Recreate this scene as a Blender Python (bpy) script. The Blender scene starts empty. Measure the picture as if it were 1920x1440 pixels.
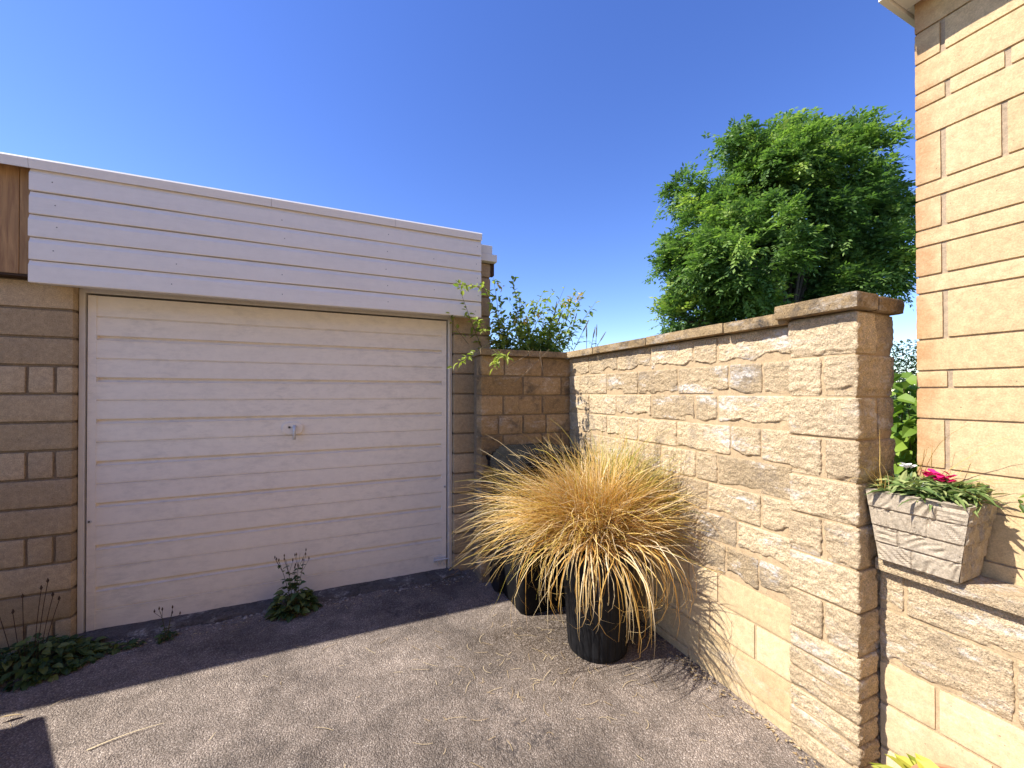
import bpy, math, random
import numpy as np
from mathutils import Vector, Matrix

random.seed(7)
rng = np.random.default_rng(11)
S = bpy.context.scene
COL = S.collection
CH = 1.43                                   # camera height above the drive
YAW = math.radians(23.3)
SN, CS = math.sin(YAW), math.cos(YAW)
F = 740.0

def px_u(x): return (x - 960.0) / F
def px_on_x(x, X):                          # Y on the plane X seen in column x of the photo
    u = px_u(x); return X * (CS - SN * u) / (SN + CS * u)
def px_on_y(x, Y):
    u = px_u(x); return Y * (SN + CS * u) / (CS - SN * u)
def at(x, y, fwd):
    u = px_u(x); v = (737.0 - y) / F
    return Vector((fwd * (SN + CS * u), fwd * (CS - SN * u), CH + fwd * v))

# ------------------------------------------------------------------ noise
def _hash(ix, iy, iz, seed):
    h = (ix * 374761393 + iy * 668265263 + iz * 2147483647 + seed * 974634777) & 0xFFFFFFFF
    h = ((h ^ (h >> 13)) * 1274126177) & 0xFFFFFFFF
    h = ((h ^ (h >> 16)) * 2246822519) & 0xFFFFFFFF
    return ((h ^ (h >> 15)) & 0xFFFFFF) / float(0xFFFFFF)
def vnoise(p, seed=0):
    p = np.asarray(p, dtype=np.float64)
    i = np.floor(p).astype(np.int64); f = p - i
    f = f * f * f * (f * (f * 6 - 15) + 10)
    out = np.zeros(len(p))
    for dx in (0, 1):
        wx = f[:, 0] if dx else 1 - f[:, 0]
        for dy in (0, 1):
            wy = f[:, 1] if dy else 1 - f[:, 1]
            for dz in (0, 1):
                wz = f[:, 2] if dz else 1 - f[:, 2]
                out += wx * wy * wz * _hash(i[:, 0] + dx, i[:, 1] + dy, i[:, 2] + dz, seed)
    return out * 2 - 1
def fbm(p, freq, octv=4, seed=0, gain=0.5):
    a, s, t = 1.0, 0.0, 0.0
    out = np.zeros(len(p)); p = np.asarray(p) * freq
    for o in range(octv):
        out += a * vnoise(p, seed + o * 17); t += a
        a *= gain; p = p * 2.03
    return out / t

# ------------------------------------------------------------------ objects
def tag(o, label=None, cat=None, group=None, kind=None):
    if label: o['label'] = label
    if cat: o['category'] = cat
    if group: o['group'] = group
    if kind: o['kind'] = kind
    return o
def empty(name, loc, label, cat, group=None):
    o = bpy.data.objects.new(name, None); COL.objects.link(o)
    o.location = loc; o.empty_display_size = 0.1
    return tag(o, label, cat, group)

class MB:
    """collects vertices, polygons and one value per vertex"""
    def __init__(s): s.v = []; s.f = []; s.a = []; s.n = 0; s.m = []
    def add(s, v, f, a=0.5, m=0):
        v = np.asarray(v, dtype=np.float64).reshape(-1, 3)
        s.v.append(v)
        s.f.extend([[int(i) + s.n for i in q] for q in f]); s.m.extend([m] * len(f))
        s.a.append(np.full(len(v), a) if np.isscalar(a) else np.asarray(a, dtype=float))
        s.n += len(v)
    def box(s, lo, hi, a=0.5, m=0):
        x0, y0, z0 = lo; x1, y1, z1 = hi
        s.add([(x0,y0,z0),(x1,y0,z0),(x1,y1,z0),(x0,y1,z0),(x0,y0,z1),(x1,y0,z1),(x1,y1,z1),(x0,y1,z1)],
              [(0,3,2,1),(4,5,6,7),(0,1,5,4),(1,2,6,5),(2,3,7,6),(3,0,4,7)], a, m)
    def tube(s, pts, rad, seg=6, a=0.5, cap=True, m=0):
        pts = [Vector(p) for p in pts]; n = len(pts)
        if np.isscalar(rad): rad = [rad] * n
        vs = []; fs = []
        ref = Vector((0.13, 0.27, 1)).normalized()
        for i, p in enumerate(pts):
            t = (pts[min(i + 1, n - 1)] - pts[max(i - 1, 0)]).normalized()
            r = ref if abs(t.dot(ref)) < 0.93 else Vector((1, 0.1, 0))
            x = t.cross(r).normalized(); y = t.cross(x)
            for k in range(seg):
                an = 2 * math.pi * k / seg
                vs.append(p + (x * math.cos(an) + y * math.sin(an)) * rad[i])
        for i in range(n - 1):
            for k in range(seg):
                k2 = (k + 1) % seg
                fs.append((i*seg+k, i*seg+k2, (i+1)*seg+k2, (i+1)*seg+k))
        if cap:
            fs.append(tuple(range(seg - 1, -1, -1))); fs.append(tuple((n-1)*seg + k for k in range(seg)))
        s.add([tuple(v) for v in vs], fs, a, m)
    def lathe(s, prof, c, seg=48, a=0.5, flute=None, m=0):
        vs = []; fs = []
        for (r, z) in prof:
            for k in range(seg):
                an = 2 * math.pi * k / seg
                rr = r - (flute if (flute and k % 4 == 0) else 0)
                vs.append((c[0] + rr * math.cos(an), c[1] + rr * math.sin(an), c[2] + z))
        for i in range(len(prof) - 1):
            for k in range(seg):
                k2 = (k + 1) % seg
                fs.append((i*seg+k, i*seg+k2, (i+1)*seg+k2, (i+1)*seg+k))
        s.add(vs, fs, a, m)
    def build(s, name, mat, parent=None, smooth=False, bevel=0, weld=False, loc=None):
        me = bpy.data.meshes.new(name)
        V = np.concatenate(s.v) if s.v else np.zeros((0, 3))
        if loc is None and parent is not None: loc0 = Vector(parent_world(parent))
        elif loc is not None: loc0 = Vector(loc)
        else: loc0 = Vector((0, 0, 0))
        V = V - np.array(loc0)
        me.from_pydata(V.tolist(), [], s.f)
        at_ = me.attributes.new('var', 'FLOAT', 'POINT')
        at_.data.foreach_set('value', np.concatenate(s.a).astype(np.float32))
        for mm in (mat if isinstance(mat, (list, tuple)) else [mat]): me.materials.append(mm)
        if any(s.m): me.polygons.foreach_set('material_index', s.m)
        if smooth: me.polygons.foreach_set('use_smooth', [True] * len(me.polygons))
        me.update()
        o = bpy.data.objects.new(name, me); COL.objects.link(o)
        if parent is not None: o.parent = parent
        else: o.location = loc0
        if weld or bevel:
            import bmesh
            b = bmesh.new(); b.from_mesh(me)
            if weld: bmesh.ops.remove_doubles(b, verts=b.verts, dist=1e-5)
            b.to_mesh(me); b.free()
        if bevel:
            md = o.modifiers.new('bevel', 'BEVEL'); md.width = bevel; md.segments = 2; md.limit_method = 'ANGLE'
        return o
def parent_world(p):
    l = Vector(p.location)
    while p.parent: p = p.parent; l = l + Vector(p.location)
    return l

# ------------------------------------------------------------------ materials
def newmat(name):
    m = bpy.data.materials.new(name); m.use_nodes = True
    nt = m.node_tree; nt.nodes.clear()
    out = nt.nodes.new('ShaderNodeOutputMaterial'); b = nt.nodes.new('ShaderNodeBsdfPrincipled')
    nt.links.new(b.outputs[0], out.inputs[0])
    return m, nt, b, out
class G:
    """small node-graph helper"""
    def __init__(s, nt): s.nt = nt; s.L = nt.links.new
    def n(s, t, **k):
        x = s.nt.nodes.new(t)
        for a, b in k.items(): setattr(x, a, b)
        return x
    def coord(s, scale=(1,1,1)):
        t = s.n('ShaderNodeTexCoord'); m = s.n('ShaderNodeMapping'); m.inputs['Scale'].default_value = scale
        s.L(t.outputs['Object'], m.inputs['Vector']); return m.outputs[0]
    def noise(s, vec, scale, detail=4, rough=0.55, dist=0):
        x = s.n('ShaderNodeTexNoise'); x.inputs['Scale'].default_value = scale; x.inputs['Detail'].default_value = detail
        x.inputs['Roughness'].default_value = rough; x.inputs['Distortion'].default_value = dist
        s.L(vec, x.inputs['Vector']); return x.outputs['Fac']
    def voro(s, vec, scale, out='Distance', feat='F1'):
        x = s.n('ShaderNodeTexVoronoi', feature=feat); x.inputs['Scale'].default_value = scale
        s.L(vec, x.inputs['Vector']); return x.outputs[out]
    def ramp(s, fac, stops, interp='LINEAR'):
        x = s.n('ShaderNodeValToRGB'); e = x.color_ramp.elements; x.color_ramp.interpolation = interp
        while len(e) < len(stops): e.new(0.5)
        for i, (p, c) in enumerate(stops):
            e[i].position = p
            e[i].color = (c, c, c, 1) if np.isscalar(c) else (*c, 1)
        s.L(fac, x.inputs['Fac']); return x.outputs['Color']
    def mix(s, fac, a, b, mode='MIX'):
        x = s.n('ShaderNodeMix', data_type='RGBA', blend_type=mode)
        for sock, v in ((x.inputs[0], fac), (x.inputs[6], a), (x.inputs[7], b)):
            if isinstance(v, (int, float)): sock.default_value = v
            elif isinstance(v, tuple): sock.default_value = (*v, 1)
            else: s.L(v, sock)
        return x.outputs[2]
    def math(s, op, a, b=0.0):
        x = s.n('ShaderNodeMath', operation=op)
        for sock, v in ((x.inputs[0], a), (x.inputs[1], b)):
            if isinstance(v, (int, float)): sock.default_value = v
            else: s.L(v, sock)
        return x.outputs[0]
    def var(s):
        x = s.n('ShaderNodeAttribute'); x.attribute_name = 'var'; return x.outputs['Fac']
    def bump(s, h, strength, dist, bsdf, prev=None):
        x = s.n('ShaderNodeBump'); x.inputs['Strength'].default_value = strength; x.inputs['Distance'].default_value = dist
        s.L(h, x.inputs['Height'])
        if prev is not None: s.L(prev, x.inputs['Normal'])
        if bsdf is not None: s.L(x.outputs[0], bsdf.inputs['Normal'])
        return x.outputs[0]

def stone_mat(name, c_lo, c_hi, stain=0.0, white=0.0, grey=(0.17,0.155,0.14), bump=0.6, speck=0.5, rust=0.0, bfreq=90, bdist=0.006, sfreq=3.4, tone=0.65):
    m, nt, b, out = newmat(name); g = G(nt); co = g.coord()
    v = g.var()
    n1 = g.noise(co, 7, 5, 0.6)
    f = g.math('ADD', g.math('MULTIPLY', v, tone), g.math('MULTIPLY', n1, 1.15 - tone))
    col = g.ramp(f, [(0.2, c_lo), (0.85, c_hi)])
    # fine grain
    gr = g.noise(co, 190, 4, 0.75)
    col = g.mix(speck, col, g.ramp(gr, [(0.32, 0.45), (0.66, 1.35)]), 'MULTIPLY')
    med = g.noise(co, 38, 4, 0.65)
    col = g.mix(0.55, col, g.ramp(med, [(0.3, 0.66), (0.65, 1.18)]), 'MULTIPLY')
    # small dark pits
    pit = g.voro(co, 55)
    pm = g.math('MULTIPLY', g.ramp(pit, [(0.05, 1.0), (0.13, 0.0)]), g.ramp(g.noise(co, 16, 2), [(0.5, 0.0), (0.6, 1.0)]))
    col = g.mix(g.math('MULTIPLY', pm, 0.7), col, (0.06, 0.05, 0.04))
    if stain:
        st = g.noise(co, sfreq, 6, 0.68, 0.4)
        st2 = g.math('MULTIPLY', g.ramp(st, [(0.5, 0.0), (0.66, 1.0)]), stain)
        st2 = g.math('MULTIPLY', st2, g.ramp(g.noise(co, 30, 4, 0.7), [(0.3, 0.35), (0.6, 1.0)]))
        col = g.mix(st2, col, grey)
    if white:
        mp = g.n('ShaderNodeMapping'); mp.inputs['Scale'].default_value = (1, 0.7, 2.2); mp.inputs['Location'].default_value = (3, 1, 5)
        g.L(co, mp.inputs['Vector'])
        w = g.noise(mp.outputs[0], 5.5, 6, 0.7, 0.2)
        wm = g.math('MULTIPLY', g.ramp(w, [(0.54, 0.0), (0.64, 1.0)]), white)
        wm = g.math('MULTIPLY', wm, g.ramp(g.noise(co, 70, 3, 0.7), [(0.38, 0.1), (0.58, 1.0)]))
        col = g.mix(wm, col, (0.74, 0.69, 0.62))
    if rust:
        r = g.math('MULTIPLY', g.ramp(g.noise(co, 4.5, 5, 0.65), [(0.48, 0.0), (0.7, 1.0)]), rust)
        col = g.mix(r, col, (0.42, 0.2, 0.075))
    g.L(col, b.inputs['Base Color']); b.inputs['Roughness'].default_value = 0.93
    b.inputs['Specular IOR Level'].default_value = 0.2
    h1 = g.noise(co, bfreq, 5, 0.7)
    h2 = g.math('SUBTRACT', h1, g.math('MULTIPLY', pm, 0.8))
    g.bump(h2, bump, bdist, b)
    return m

def paint_mat(name, col, dirt=(0.35,0.3,0.26), amount=0.25, stretch=(0.6,1,9), rough=0.5, sc=4, bump=0.06):
    m, nt, b, out = newmat(name); g = G(nt)
    co = g.coord(stretch); co1 = g.coord()
    n = g.noise(co, sc, 7, 0.72, 0.15)
    n2 = g.noise(co1, 1.6, 3, 0.6)
    d = g.math('MULTIPLY', g.math('MULTIPLY', g.ramp(n, [(0.46, 0.0), (0.72, 1.0)]), g.ramp(n2, [(0.35, 0.25), (0.65, 1.0)])), amount)
    c = g.mix(d, col, dirt)
    c = g.mix(0.35, c, g.ramp(g.noise(co1, 24, 4, 0.7), [(0.3, 0.88), (0.7, 1.05)]), 'MULTIPLY')
    g.L(c, b.inputs['Base Color']); b.inputs['Roughness'].default_value = rough
    b.inputs['Specular IOR Level'].default_value = 0.35
    g.bump(g.noise(co, 20, 4, 0.6), bump, 0.01, b)
    return m

def leaf_mat(name, stops, rough=0.5, trans=0.3, tint=(0.5,0.75,0.1)):
    m, nt, b, out = newmat(name); g = G(nt)
    col = g.ramp(g.var(), stops)
    g.L(col, b.inputs['Base Color']); b.inputs['Roughness'].default_value = rough
    b.inputs['Specular IOR Level'].default_value = 0.35
    t = g.n('ShaderNodeBsdfTranslucent')
    g.L(g.mix(1.0, col, g.mix(0.6, (1.0,1.0,1.0), tint), 'MULTIPLY'), t.inputs['Color'])
    ms = g.n('ShaderNodeMixShader'); ms.inputs[0].default_value = trans
    g.L(b.outputs[0], ms.inputs[1]); g.L(t.outputs[0], ms.inputs[2]); g.L(ms.outputs[0], out.inputs[0])
    return m
def plain_mat(name, col, rough=0.6, spec=0.4, metal=0.0, nscale=30, nvar=0.25, bump=0.1):
    m, nt, b, out = newmat(name); g = G(nt); co = g.coord()
    n = g.noise(co, nscale, 5, 0.65)
    c = g.mix(1.0, col, g.ramp(n, [(0.25, 1 - nvar), (0.75, 1 + nvar)]), 'MULTIPLY')
    g.L(c, b.inputs['Base Color']); b.inputs['Roughness'].default_value = rough
    b.inputs['Specular IOR Level'].default_value = spec; b.inputs['Metallic'].default_value = metal
    g.bump(g.noise(co, nscale * 4, 4), bump, 0.004, b)
    return m

M = {}
M['rock'] = stone_mat('rock_faced_stone', (0.44,0.325,0.19), (0.76,0.58,0.355), stain=0.65, white=1.0, tone=0.5, sfreq=5.5, grey=(0.19,0.165,0.14), bump=1.0, speck=0.9, bfreq=52, bdist=0.024)
M['rock_pillar'] = stone_mat('rock_faced_pillar_stone', (0.46,0.34,0.205), (0.74,0.565,0.35), tone=0.45, stain=0.35, sfreq=5, grey=(0.22,0.19,0.155), white=0.75, bump=1.0, speck=0.9, bfreq=55, bdist=0.022)
M['smooth'] = stone_mat('smooth_wall_block', (0.5,0.37,0.2), (0.64,0.49,0.285), stain=0.12, white=0.25, bump=0.25, speck=0.35, rust=0.15)
M['garage_block'] = stone_mat('garage_block', (0.36,0.26,0.15), (0.52,0.385,0.235), stain=0.2, bump=0.45, speck=0.55)
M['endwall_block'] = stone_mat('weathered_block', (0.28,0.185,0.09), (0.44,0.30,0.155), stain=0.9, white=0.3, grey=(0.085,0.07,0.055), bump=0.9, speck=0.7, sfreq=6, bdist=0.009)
M['mortar'] = stone_mat('mortar', (0.24,0.185,0.12), (0.34,0.26,0.17), bump=0.5, speck=0.5)
M['mortar_dark'] = stone_mat('mortar_dark', (0.19,0.14,0.09), (0.27,0.205,0.135), bump=0.5, speck=0.5)
M['mortar_pale'] = stone_mat('mortar_pale', (0.40,0.285,0.16), (0.50,0.365,0.215), bump=0.5, speck=0.5)
M['house_mortar'] = stone_mat('house_mortar', (0.33,0.245,0.16), (0.42,0.32,0.21), bump=0.4, speck=0.4)
M['coping'] = stone_mat('coping_stone', (0.26,0.175,0.085), (0.42,0.30,0.16), stain=1.0, white=0.3, grey=(0.085,0.07,0.055), bump=0.9, speck=0.7, sfreq=13, bdist=0.01)
M['house'] = stone_mat('house_block', (0.485,0.345,0.18), (0.58,0.425,0.235), bump=0.3, speck=0.4, white=0.0)
M['trough'] = stone_mat('cast_stone', (0.35,0.285,0.20), (0.47,0.385,0.28), stain=0.3, white=0.1, bump=0.6, speck=0.6)
M['concrete'] = stone_mat('concrete', (0.10,0.085,0.075), (0.2,0.175,0.15), stain=0.7, white=0.5, grey=(0.04,0.036,0.03), bump=1.0, speck=0.8, sfreq=14, bdist=0.015)
M['grit'] = stone_mat('grit', (0.16,0.14,0.12), (0.4,0.36,0.32), speck=0.5)
M['door'] = paint_mat('door_paint', (0.84,0.76,0.655), (0.44,0.40,0.36), 0.5, (1.8,1,4.5), 0.45, 6)
M['fascia'] = paint_mat('fascia_paint', (0.84,0.785,0.715), (0.5,0.46,0.42), 0.22, (0.7,1,6), 0.42, 4)
M['frame'] = paint_mat('frame_paint', (0.66,0.62,0.56), (0.4,0.33,0.25), 0.35, (6,1,0.8), 0.5, 4)
M['soffit'] = paint_mat('soffit_paint', (0.80,0.77,0.70), (0.5,0.45,0.38), 0.2, (1,1,1), 0.45, 4)
M['dark'] = plain_mat('gap_shade_black', (0.012,0.011,0.01), 0.9, 0.1)  # near-black colour stands in for shade inside gaps and holes
M['metal'] = plain_mat('painted_metal', (0.62,0.61,0.6), 0.4, 0.5, 0.2, 40, 0.15)
M['felt'] = plain_mat('roof_felt', (0.12,0.12,0.125), 0.95, 0.2, 0, 60, 0.3, 0.5)
M['roof_tile'] = plain_mat('roof_tile', (0.16,0.1,0.075), 0.9, 0.2, 0, 20, 0.3, 0.4)
M['screw'] = plain_mat('screw_head', (0.2,0.19,0.18), 0.6, 0.4)
M['pot'] = plain_mat('black_plastic', (0.014,0.014,0.015), 0.42, 0.4, 0, 25, 0.35, 0.08)
M['bin'] = plain_mat('bin_plastic', (0.010,0.010,0.011), 0.55, 0.25, 0, 18, 0.4, 0.12)
M['bin_lid'] = plain_mat('bin_lid_plastic', (0.013,0.013,0.013), 0.8, 0.08, 0, 18, 0.4, 0.12)
M['soil'] = plain_mat('soil', (0.03,0.022,0.016), 0.98, 0.1, 0, 80, 0.5, 0.9)
M['terracotta'] = plain_mat('terracotta', (0.5,0.24,0.13), 0.85, 0.2, 0, 30, 0.2, 0.2)
M['bark'] = plain_mat('bark', (0.11,0.085,0.06), 0.95, 0.1, 0, 30, 0.4, 0.8)
M['stem'] = plain_mat('green_stem', (0.1,0.09,0.035), 0.8, 0.2, 0, 30, 0.3, 0.2)
M['twig'] = plain_mat('dry_twig', (0.25,0.19,0.12), 0.9, 0.1, 0, 40, 0.3, 0.3)
M['dead_stem'] = plain_mat('dead_stem', (0.07,0.045,0.03), 0.9, 0.1, 0, 40, 0.3, 0.3)
M['straw'] = leaf_mat('straw', [(0.0, (0.30,0.2,0.09)), (1.0, (0.62,0.5,0.3))], 0.6, 0.1, (1,0.9,0.6))
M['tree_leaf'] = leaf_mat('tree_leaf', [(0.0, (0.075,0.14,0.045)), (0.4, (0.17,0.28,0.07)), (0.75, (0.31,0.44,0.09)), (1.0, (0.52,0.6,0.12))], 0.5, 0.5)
M['bush_leaf'] = leaf_mat('shrub_leaf', [(0.0, (0.06,0.11,0.025)), (0.4, (0.21,0.30,0.05)), (1.0, (0.56,0.58,0.13))], 0.45, 0.55)
M['trough_leaf'] = leaf_mat('trough_leaf', [(0.0, (0.07,0.13,0.03)), (0.5, (0.2,0.27,0.08)), (1.0, (0.42,0.45,0.18))], 0.5, 0.3)
M['yellow_leaf'] = leaf_mat('yellow_flower', [(0.0, (0.55,0.38,0.03)), (1.0, (0.75,0.6,0.2))], 0.6, 0.3)
M['grey_spike'] = leaf_mat('seed_spike', [(0.0, (0.10,0.10,0.09)), (1.0, (0.2,0.18,0.15))], 0.8, 0.1)
M['weed_leaf'] = leaf_mat('weed_leaf', [(0.0, (0.03,0.065,0.02)), (0.6, (0.085,0.14,0.04)), (1.0, (0.22,0.25,0.07))], 0.5, 0.25)
M['pale_leaf'] = leaf_mat('pale_leaf', [(0.0, (0.08,0.16,0.02)), (1.0, (0.3,0.42,0.06))], 0.5, 0.4)
M['lime_leaf'] = leaf_mat('lime_leaf', [(0.0, (0.22,0.25,0.02)), (1.0, (0.55,0.5,0.07))], 0.5, 0.35)
M['hedge_leaf'] = leaf_mat('hedge_leaf', [(0.0, (0.012,0.03,0.012)), (1.0, (0.05,0.09,0.03))], 0.6, 0.15)
M['grass'] = leaf_mat('tussock_blade', [(0.0, (0.17,0.19,0.035)), (0.2, (0.36,0.33,0.06)), (0.4, (0.58,0.41,0.08)), (0.62, (0.72,0.51,0.18)), (0.80, (0.60,0.32,0.06)), (0.86, (0.74,0.55,0.26)), (1.0, (0.80,0.66,0.42))], 0.45, 0.3, (1.0,0.8,0.35))
M['pink'] = leaf_mat('pink_petal', [(0.0, (0.45,0.008,0.09)), (1.0, (0.75,0.02,0.2))], 0.6, 0.25, (1,0.4,0.5))
M['white_petal'] = leaf_mat('white_petal', [(0.0, (0.78,0.78,0.76)), (1.0, (0.88,0.88,0.86))], 0.6, 0.2, (1,1,1))

for k_m in ('bin', 'bin_lid', 'pot'):
    [x for x in M[k_m].node_tree.nodes if x.type == 'BSDF_PRINCIPLED'][0].inputs['IOR'].default_value = 1.22
def tarmac():
    m, nt, b, out = newmat('tarmac'); g = G(nt); co = g.coord()
    cell = g.voro(co, 170, 'Color'); dist = g.voro(co, 170, 'Distance')
    sep = g.n('ShaderNodeSeparateColor'); g.L(cell, sep.inputs[0])
    big = g.noise(co, 1.3, 5, 0.62, 0.3); mid = g.noise(co, 9, 5, 0.65)
    stone = g.ramp(sep.outputs[0], [(0.0, (0.19,0.15,0.118)), (0.45, (0.265,0.213,0.17)), (0.85, (0.325,0.265,0.214)), (1.0, (0.46,0.39,0.325))])
    col = g.mix(g.ramp(dist, [(0.3, 0.0), (0.66, 0.75)]), stone, (0.11,0.088,0.071))
    col = g.mix(0.9, col, g.ramp(big, [(0.38, 0.60), (0.5, 1.02), (0.62, 1.35)]), 'MULTIPLY')
    col = g.mix(0.7, col, g.ramp(mid, [(0.36, 0.74), (0.64, 1.25)]), 'MULTIPLY')
    # mossy damp stains with a shape of their own
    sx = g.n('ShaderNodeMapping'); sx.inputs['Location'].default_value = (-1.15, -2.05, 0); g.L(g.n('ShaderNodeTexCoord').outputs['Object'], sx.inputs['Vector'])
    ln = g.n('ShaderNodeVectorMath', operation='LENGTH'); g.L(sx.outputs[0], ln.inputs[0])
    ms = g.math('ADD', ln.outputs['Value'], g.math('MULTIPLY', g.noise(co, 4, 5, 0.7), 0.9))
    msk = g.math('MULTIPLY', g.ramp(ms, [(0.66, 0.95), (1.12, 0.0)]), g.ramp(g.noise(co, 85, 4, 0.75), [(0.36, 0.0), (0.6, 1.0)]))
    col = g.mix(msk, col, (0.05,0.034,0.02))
    msk2 = g.math('MULTIPLY', g.ramp(g.noise(co, 2.1, 6, 0.7), [(0.54, 0.0), (0.62, 0.8)]), g.ramp(g.noise(co, 60, 3, 0.7), [(0.42, 0.0), (0.6, 1.0)]))
    col = g.mix(msk2, col, (0.06,0.05,0.045))
    g.L(col, b.inputs['Base Color']); b.inputs['Roughness'].default_value = 0.9; b.inputs['Specular IOR Level'].default_value = 0.25
    h = g.math('SUBTRACT', 1.0, dist)
    h = g.math('ADD', h, g.math('MULTIPLY', g.noise(co, 26, 4, 0.7), 1.6))
    g.bump(h, 0.9, 0.006, b)
    return m
M['tarmac'] = tarmac()
def lawn():
    m, nt, b, out = newmat('lawn'); g = G(nt); co = g.coord()
    c = g.ramp(g.noise(co, 3, 8, 0.7), [(0.3, (0.03,0.05,0.015)), (0.7, (0.09,0.12,0.03))])
    g.L(c, b.inputs['Base Color']); b.inputs['Roughness'].default_value = 0.95
    g.bump(g.noise(co, 60, 5, 0.7), 0.8, 0.03, b); return m
M['lawn'] = lawn()
def wood():
    m, nt, b, out = newmat('stained_timber'); g = G(nt); co = g.coord((14, 14, 1.1))
    n = g.noise(co, 3.5, 6, 0.65, 0.6)
    c = g.ramp(n, [(0.3, (0.26,0.13,0.05)), (0.7, (0.52,0.30,0.12))])
    kn = g.voro(g.coord((5, 5, 2.2)), 1.6)
    c = g.mix(g.ramp(kn, [(0.06, 0.9), (0.12, 0.0)]), c, (0.05,0.02,0.01))
    g.L(c, b.inputs['Base Color']); b.inputs['Roughness'].default_value = 0.7
    g.bump(n, 0.3, 0.004, b); return m
M['wood'] = wood()

# ------------------------------------------------------------------ masonry
def block(mb, lo, hi, faces, r, amp, res, var, seed, ledge=0.0, f1=9.0, mat=0, chip=0.0):
    """one walling block: subdivided cuboid, rounded arrises, split-face relief; faces e.g. 'x-','y-'"""
    lo = np.array(lo, float); hi = np.array(hi, float)
    inner_lo, inner_hi = lo + r, hi - r
    allv = []; allf = []; base = 0
    for fc in faces:
        ax = 'xyz'.index(fc[0]); side = 1 if fc[1] == '+' else 0
        a1, a2 = [i for i in range(3) if i != ax]
        n1 = max(2, int(round((hi[a1]-lo[a1]) / res))); n2 = max(2, int(round((hi[a2]-lo[a2]) / res)))
        if fc[0] == 'x' and n1 > 2 and False: pass
        # keep columns close to the arrises
        t1 = np.linspace(0, 1, n1 + 1); t2 = np.linspace(0, 1, n2 + 1)
        A, B = np.meshgrid(t1, t2, indexing='ij')
        p = np.zeros((A.size, 3))
        p[:, a1] = lo[a1] + A.ravel() * (hi[a1]-lo[a1]); p[:, a2] = lo[a2] + B.ravel() * (hi[a2]-lo[a2])
        p[:, ax] = hi[ax] if side else lo[ax]
        allv.append(p)
        flip = (side == 1) != (ax == 1)
        for i in range(n1):
            for j in range(n2):
                q = [base + i*(n2+1)+j, base + (i+1)*(n2+1)+j, base + (i+1)*(n2+1)+j+1, base + i*(n2+1)+j+1]
                allf.append(q if flip else q[::-1])
        base += len(p)
    P = np.concatenate(allv)
    Q = np.clip(P, inner_lo, inner_hi)
    D = P - Q; L = np.linalg.norm(D, axis=1); L[L == 0] = 1
    N = D / L[:, None]
    P2 = Q + N * r
    # which faces are relieved (the outward ones)
    if amp > 0:
        off = np.array([seed * 1.37 % 50, seed * 2.11 % 50, seed * 0.73 % 50])
        PP = P + off
        d = fbm(PP, f1, 3, 3) * 1.0 + fbm(PP * np.array([1, 1, 1.6]), f1 * 3.1, 3, 9) * 0.55
        rid = 1 - np.abs(fbm(PP * np.array([1, 1, 1.8]), f1 * 1.7, 3, 21)) * 2
        d = d + (rid - 0.5) * 0.5 + fbm(PP * np.array([1, 1, 1.3]), f1 * 8.5, 2, 33) * 0.38
        expo = np.zeros(len(P)); 
        W = np.zeros((len(P), 3))
        for fc in faces:
            ax = 'xyz'.index(fc[0]); sg = 1 if fc[1] == '+' else -1
            if ax == 2: continue
            W[:, ax] += np.clip(N[:, ax] * sg, 0, 1) * sg
        # vertical falloff to the bed joints so blocks stay separate
        tz = np.clip(np.minimum(P[:, 2]-lo[2], hi[2]-P[:, 2]) / 0.018, 0, 1)
        d2 = d * amp * (0.25 + 0.75 * tz) 
        if ledge > 0:
            along = P[:, 0] + P[:, 1]
            q = np.stack([along * 11 + seed, np.full_like(along, seed * 3.3), np.zeros_like(along)], 1)
            lv = 0.13 + 0.13 * vnoise(q, 5) + 0.07 * vnoise(q * 3.3, 6)
            on = np.clip((vnoise(q * 0.35 + 9, 8) + 0.35) * 3, 0, 1)
            h = (P[:, 2]-lo[2]) / (hi[2]-lo[2])
            d2 = d2 - ledge * on * np.clip((lv - h) / 0.05, 0, 1)
        P2 = P2 + W * d2[:, None]
    mb.add(P2, allf, var, mat)

# ================================================================== GROUND
def zg(Y): return 0.012 * (Y - 2.0)
gx = np.linspace(-12, 1.86, 60); gy = np.linspace(-10, 3.3, 60)
mb = MB(); A, B = np.meshgrid(gx, gy, indexing='ij'); p = np.stack([A.ravel(), B.ravel(), zg(B.ravel())], 1)
p[:, 2] += 0.006 * fbm(np.stack([p[:,0], p[:,1], p[:,1]*0], 1), 1.1, 3, 4)
ny = len(gy)
mb.add(p, [(i*ny+j, (i+1)*ny+j, (i+1)*ny+j+1, i*ny+j+1) for i in range(len(gx)-1) for j in range(ny-1)])
tag(mb.build('driveway', M['tarmac'], smooth=True), 'weathered grey tarmac drive in front of the garage', 'driveway', kind='structure')
mb = MB(); R = 400
mb.add([(-R,-R,-0.22),(R,-R,-0.22),(R,R,-0.22),(-R,R,-0.22)], [(0,1,2,3)])
tag(mb.build('ground', M['lawn']), 'flat grassy ground around the houses', 'ground', kind='structure')
mb = MB()
mb.add([(1.93,0.5,-0.05),(30,0.5,-0.05),(30,40,-0.05),(1.93,40,-0.05)], [(0,1,2,3)])
tag(mb.build('garden_ground', M['lawn']), 'garden ground behind the stone wall', 'ground', kind='structure')

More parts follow.
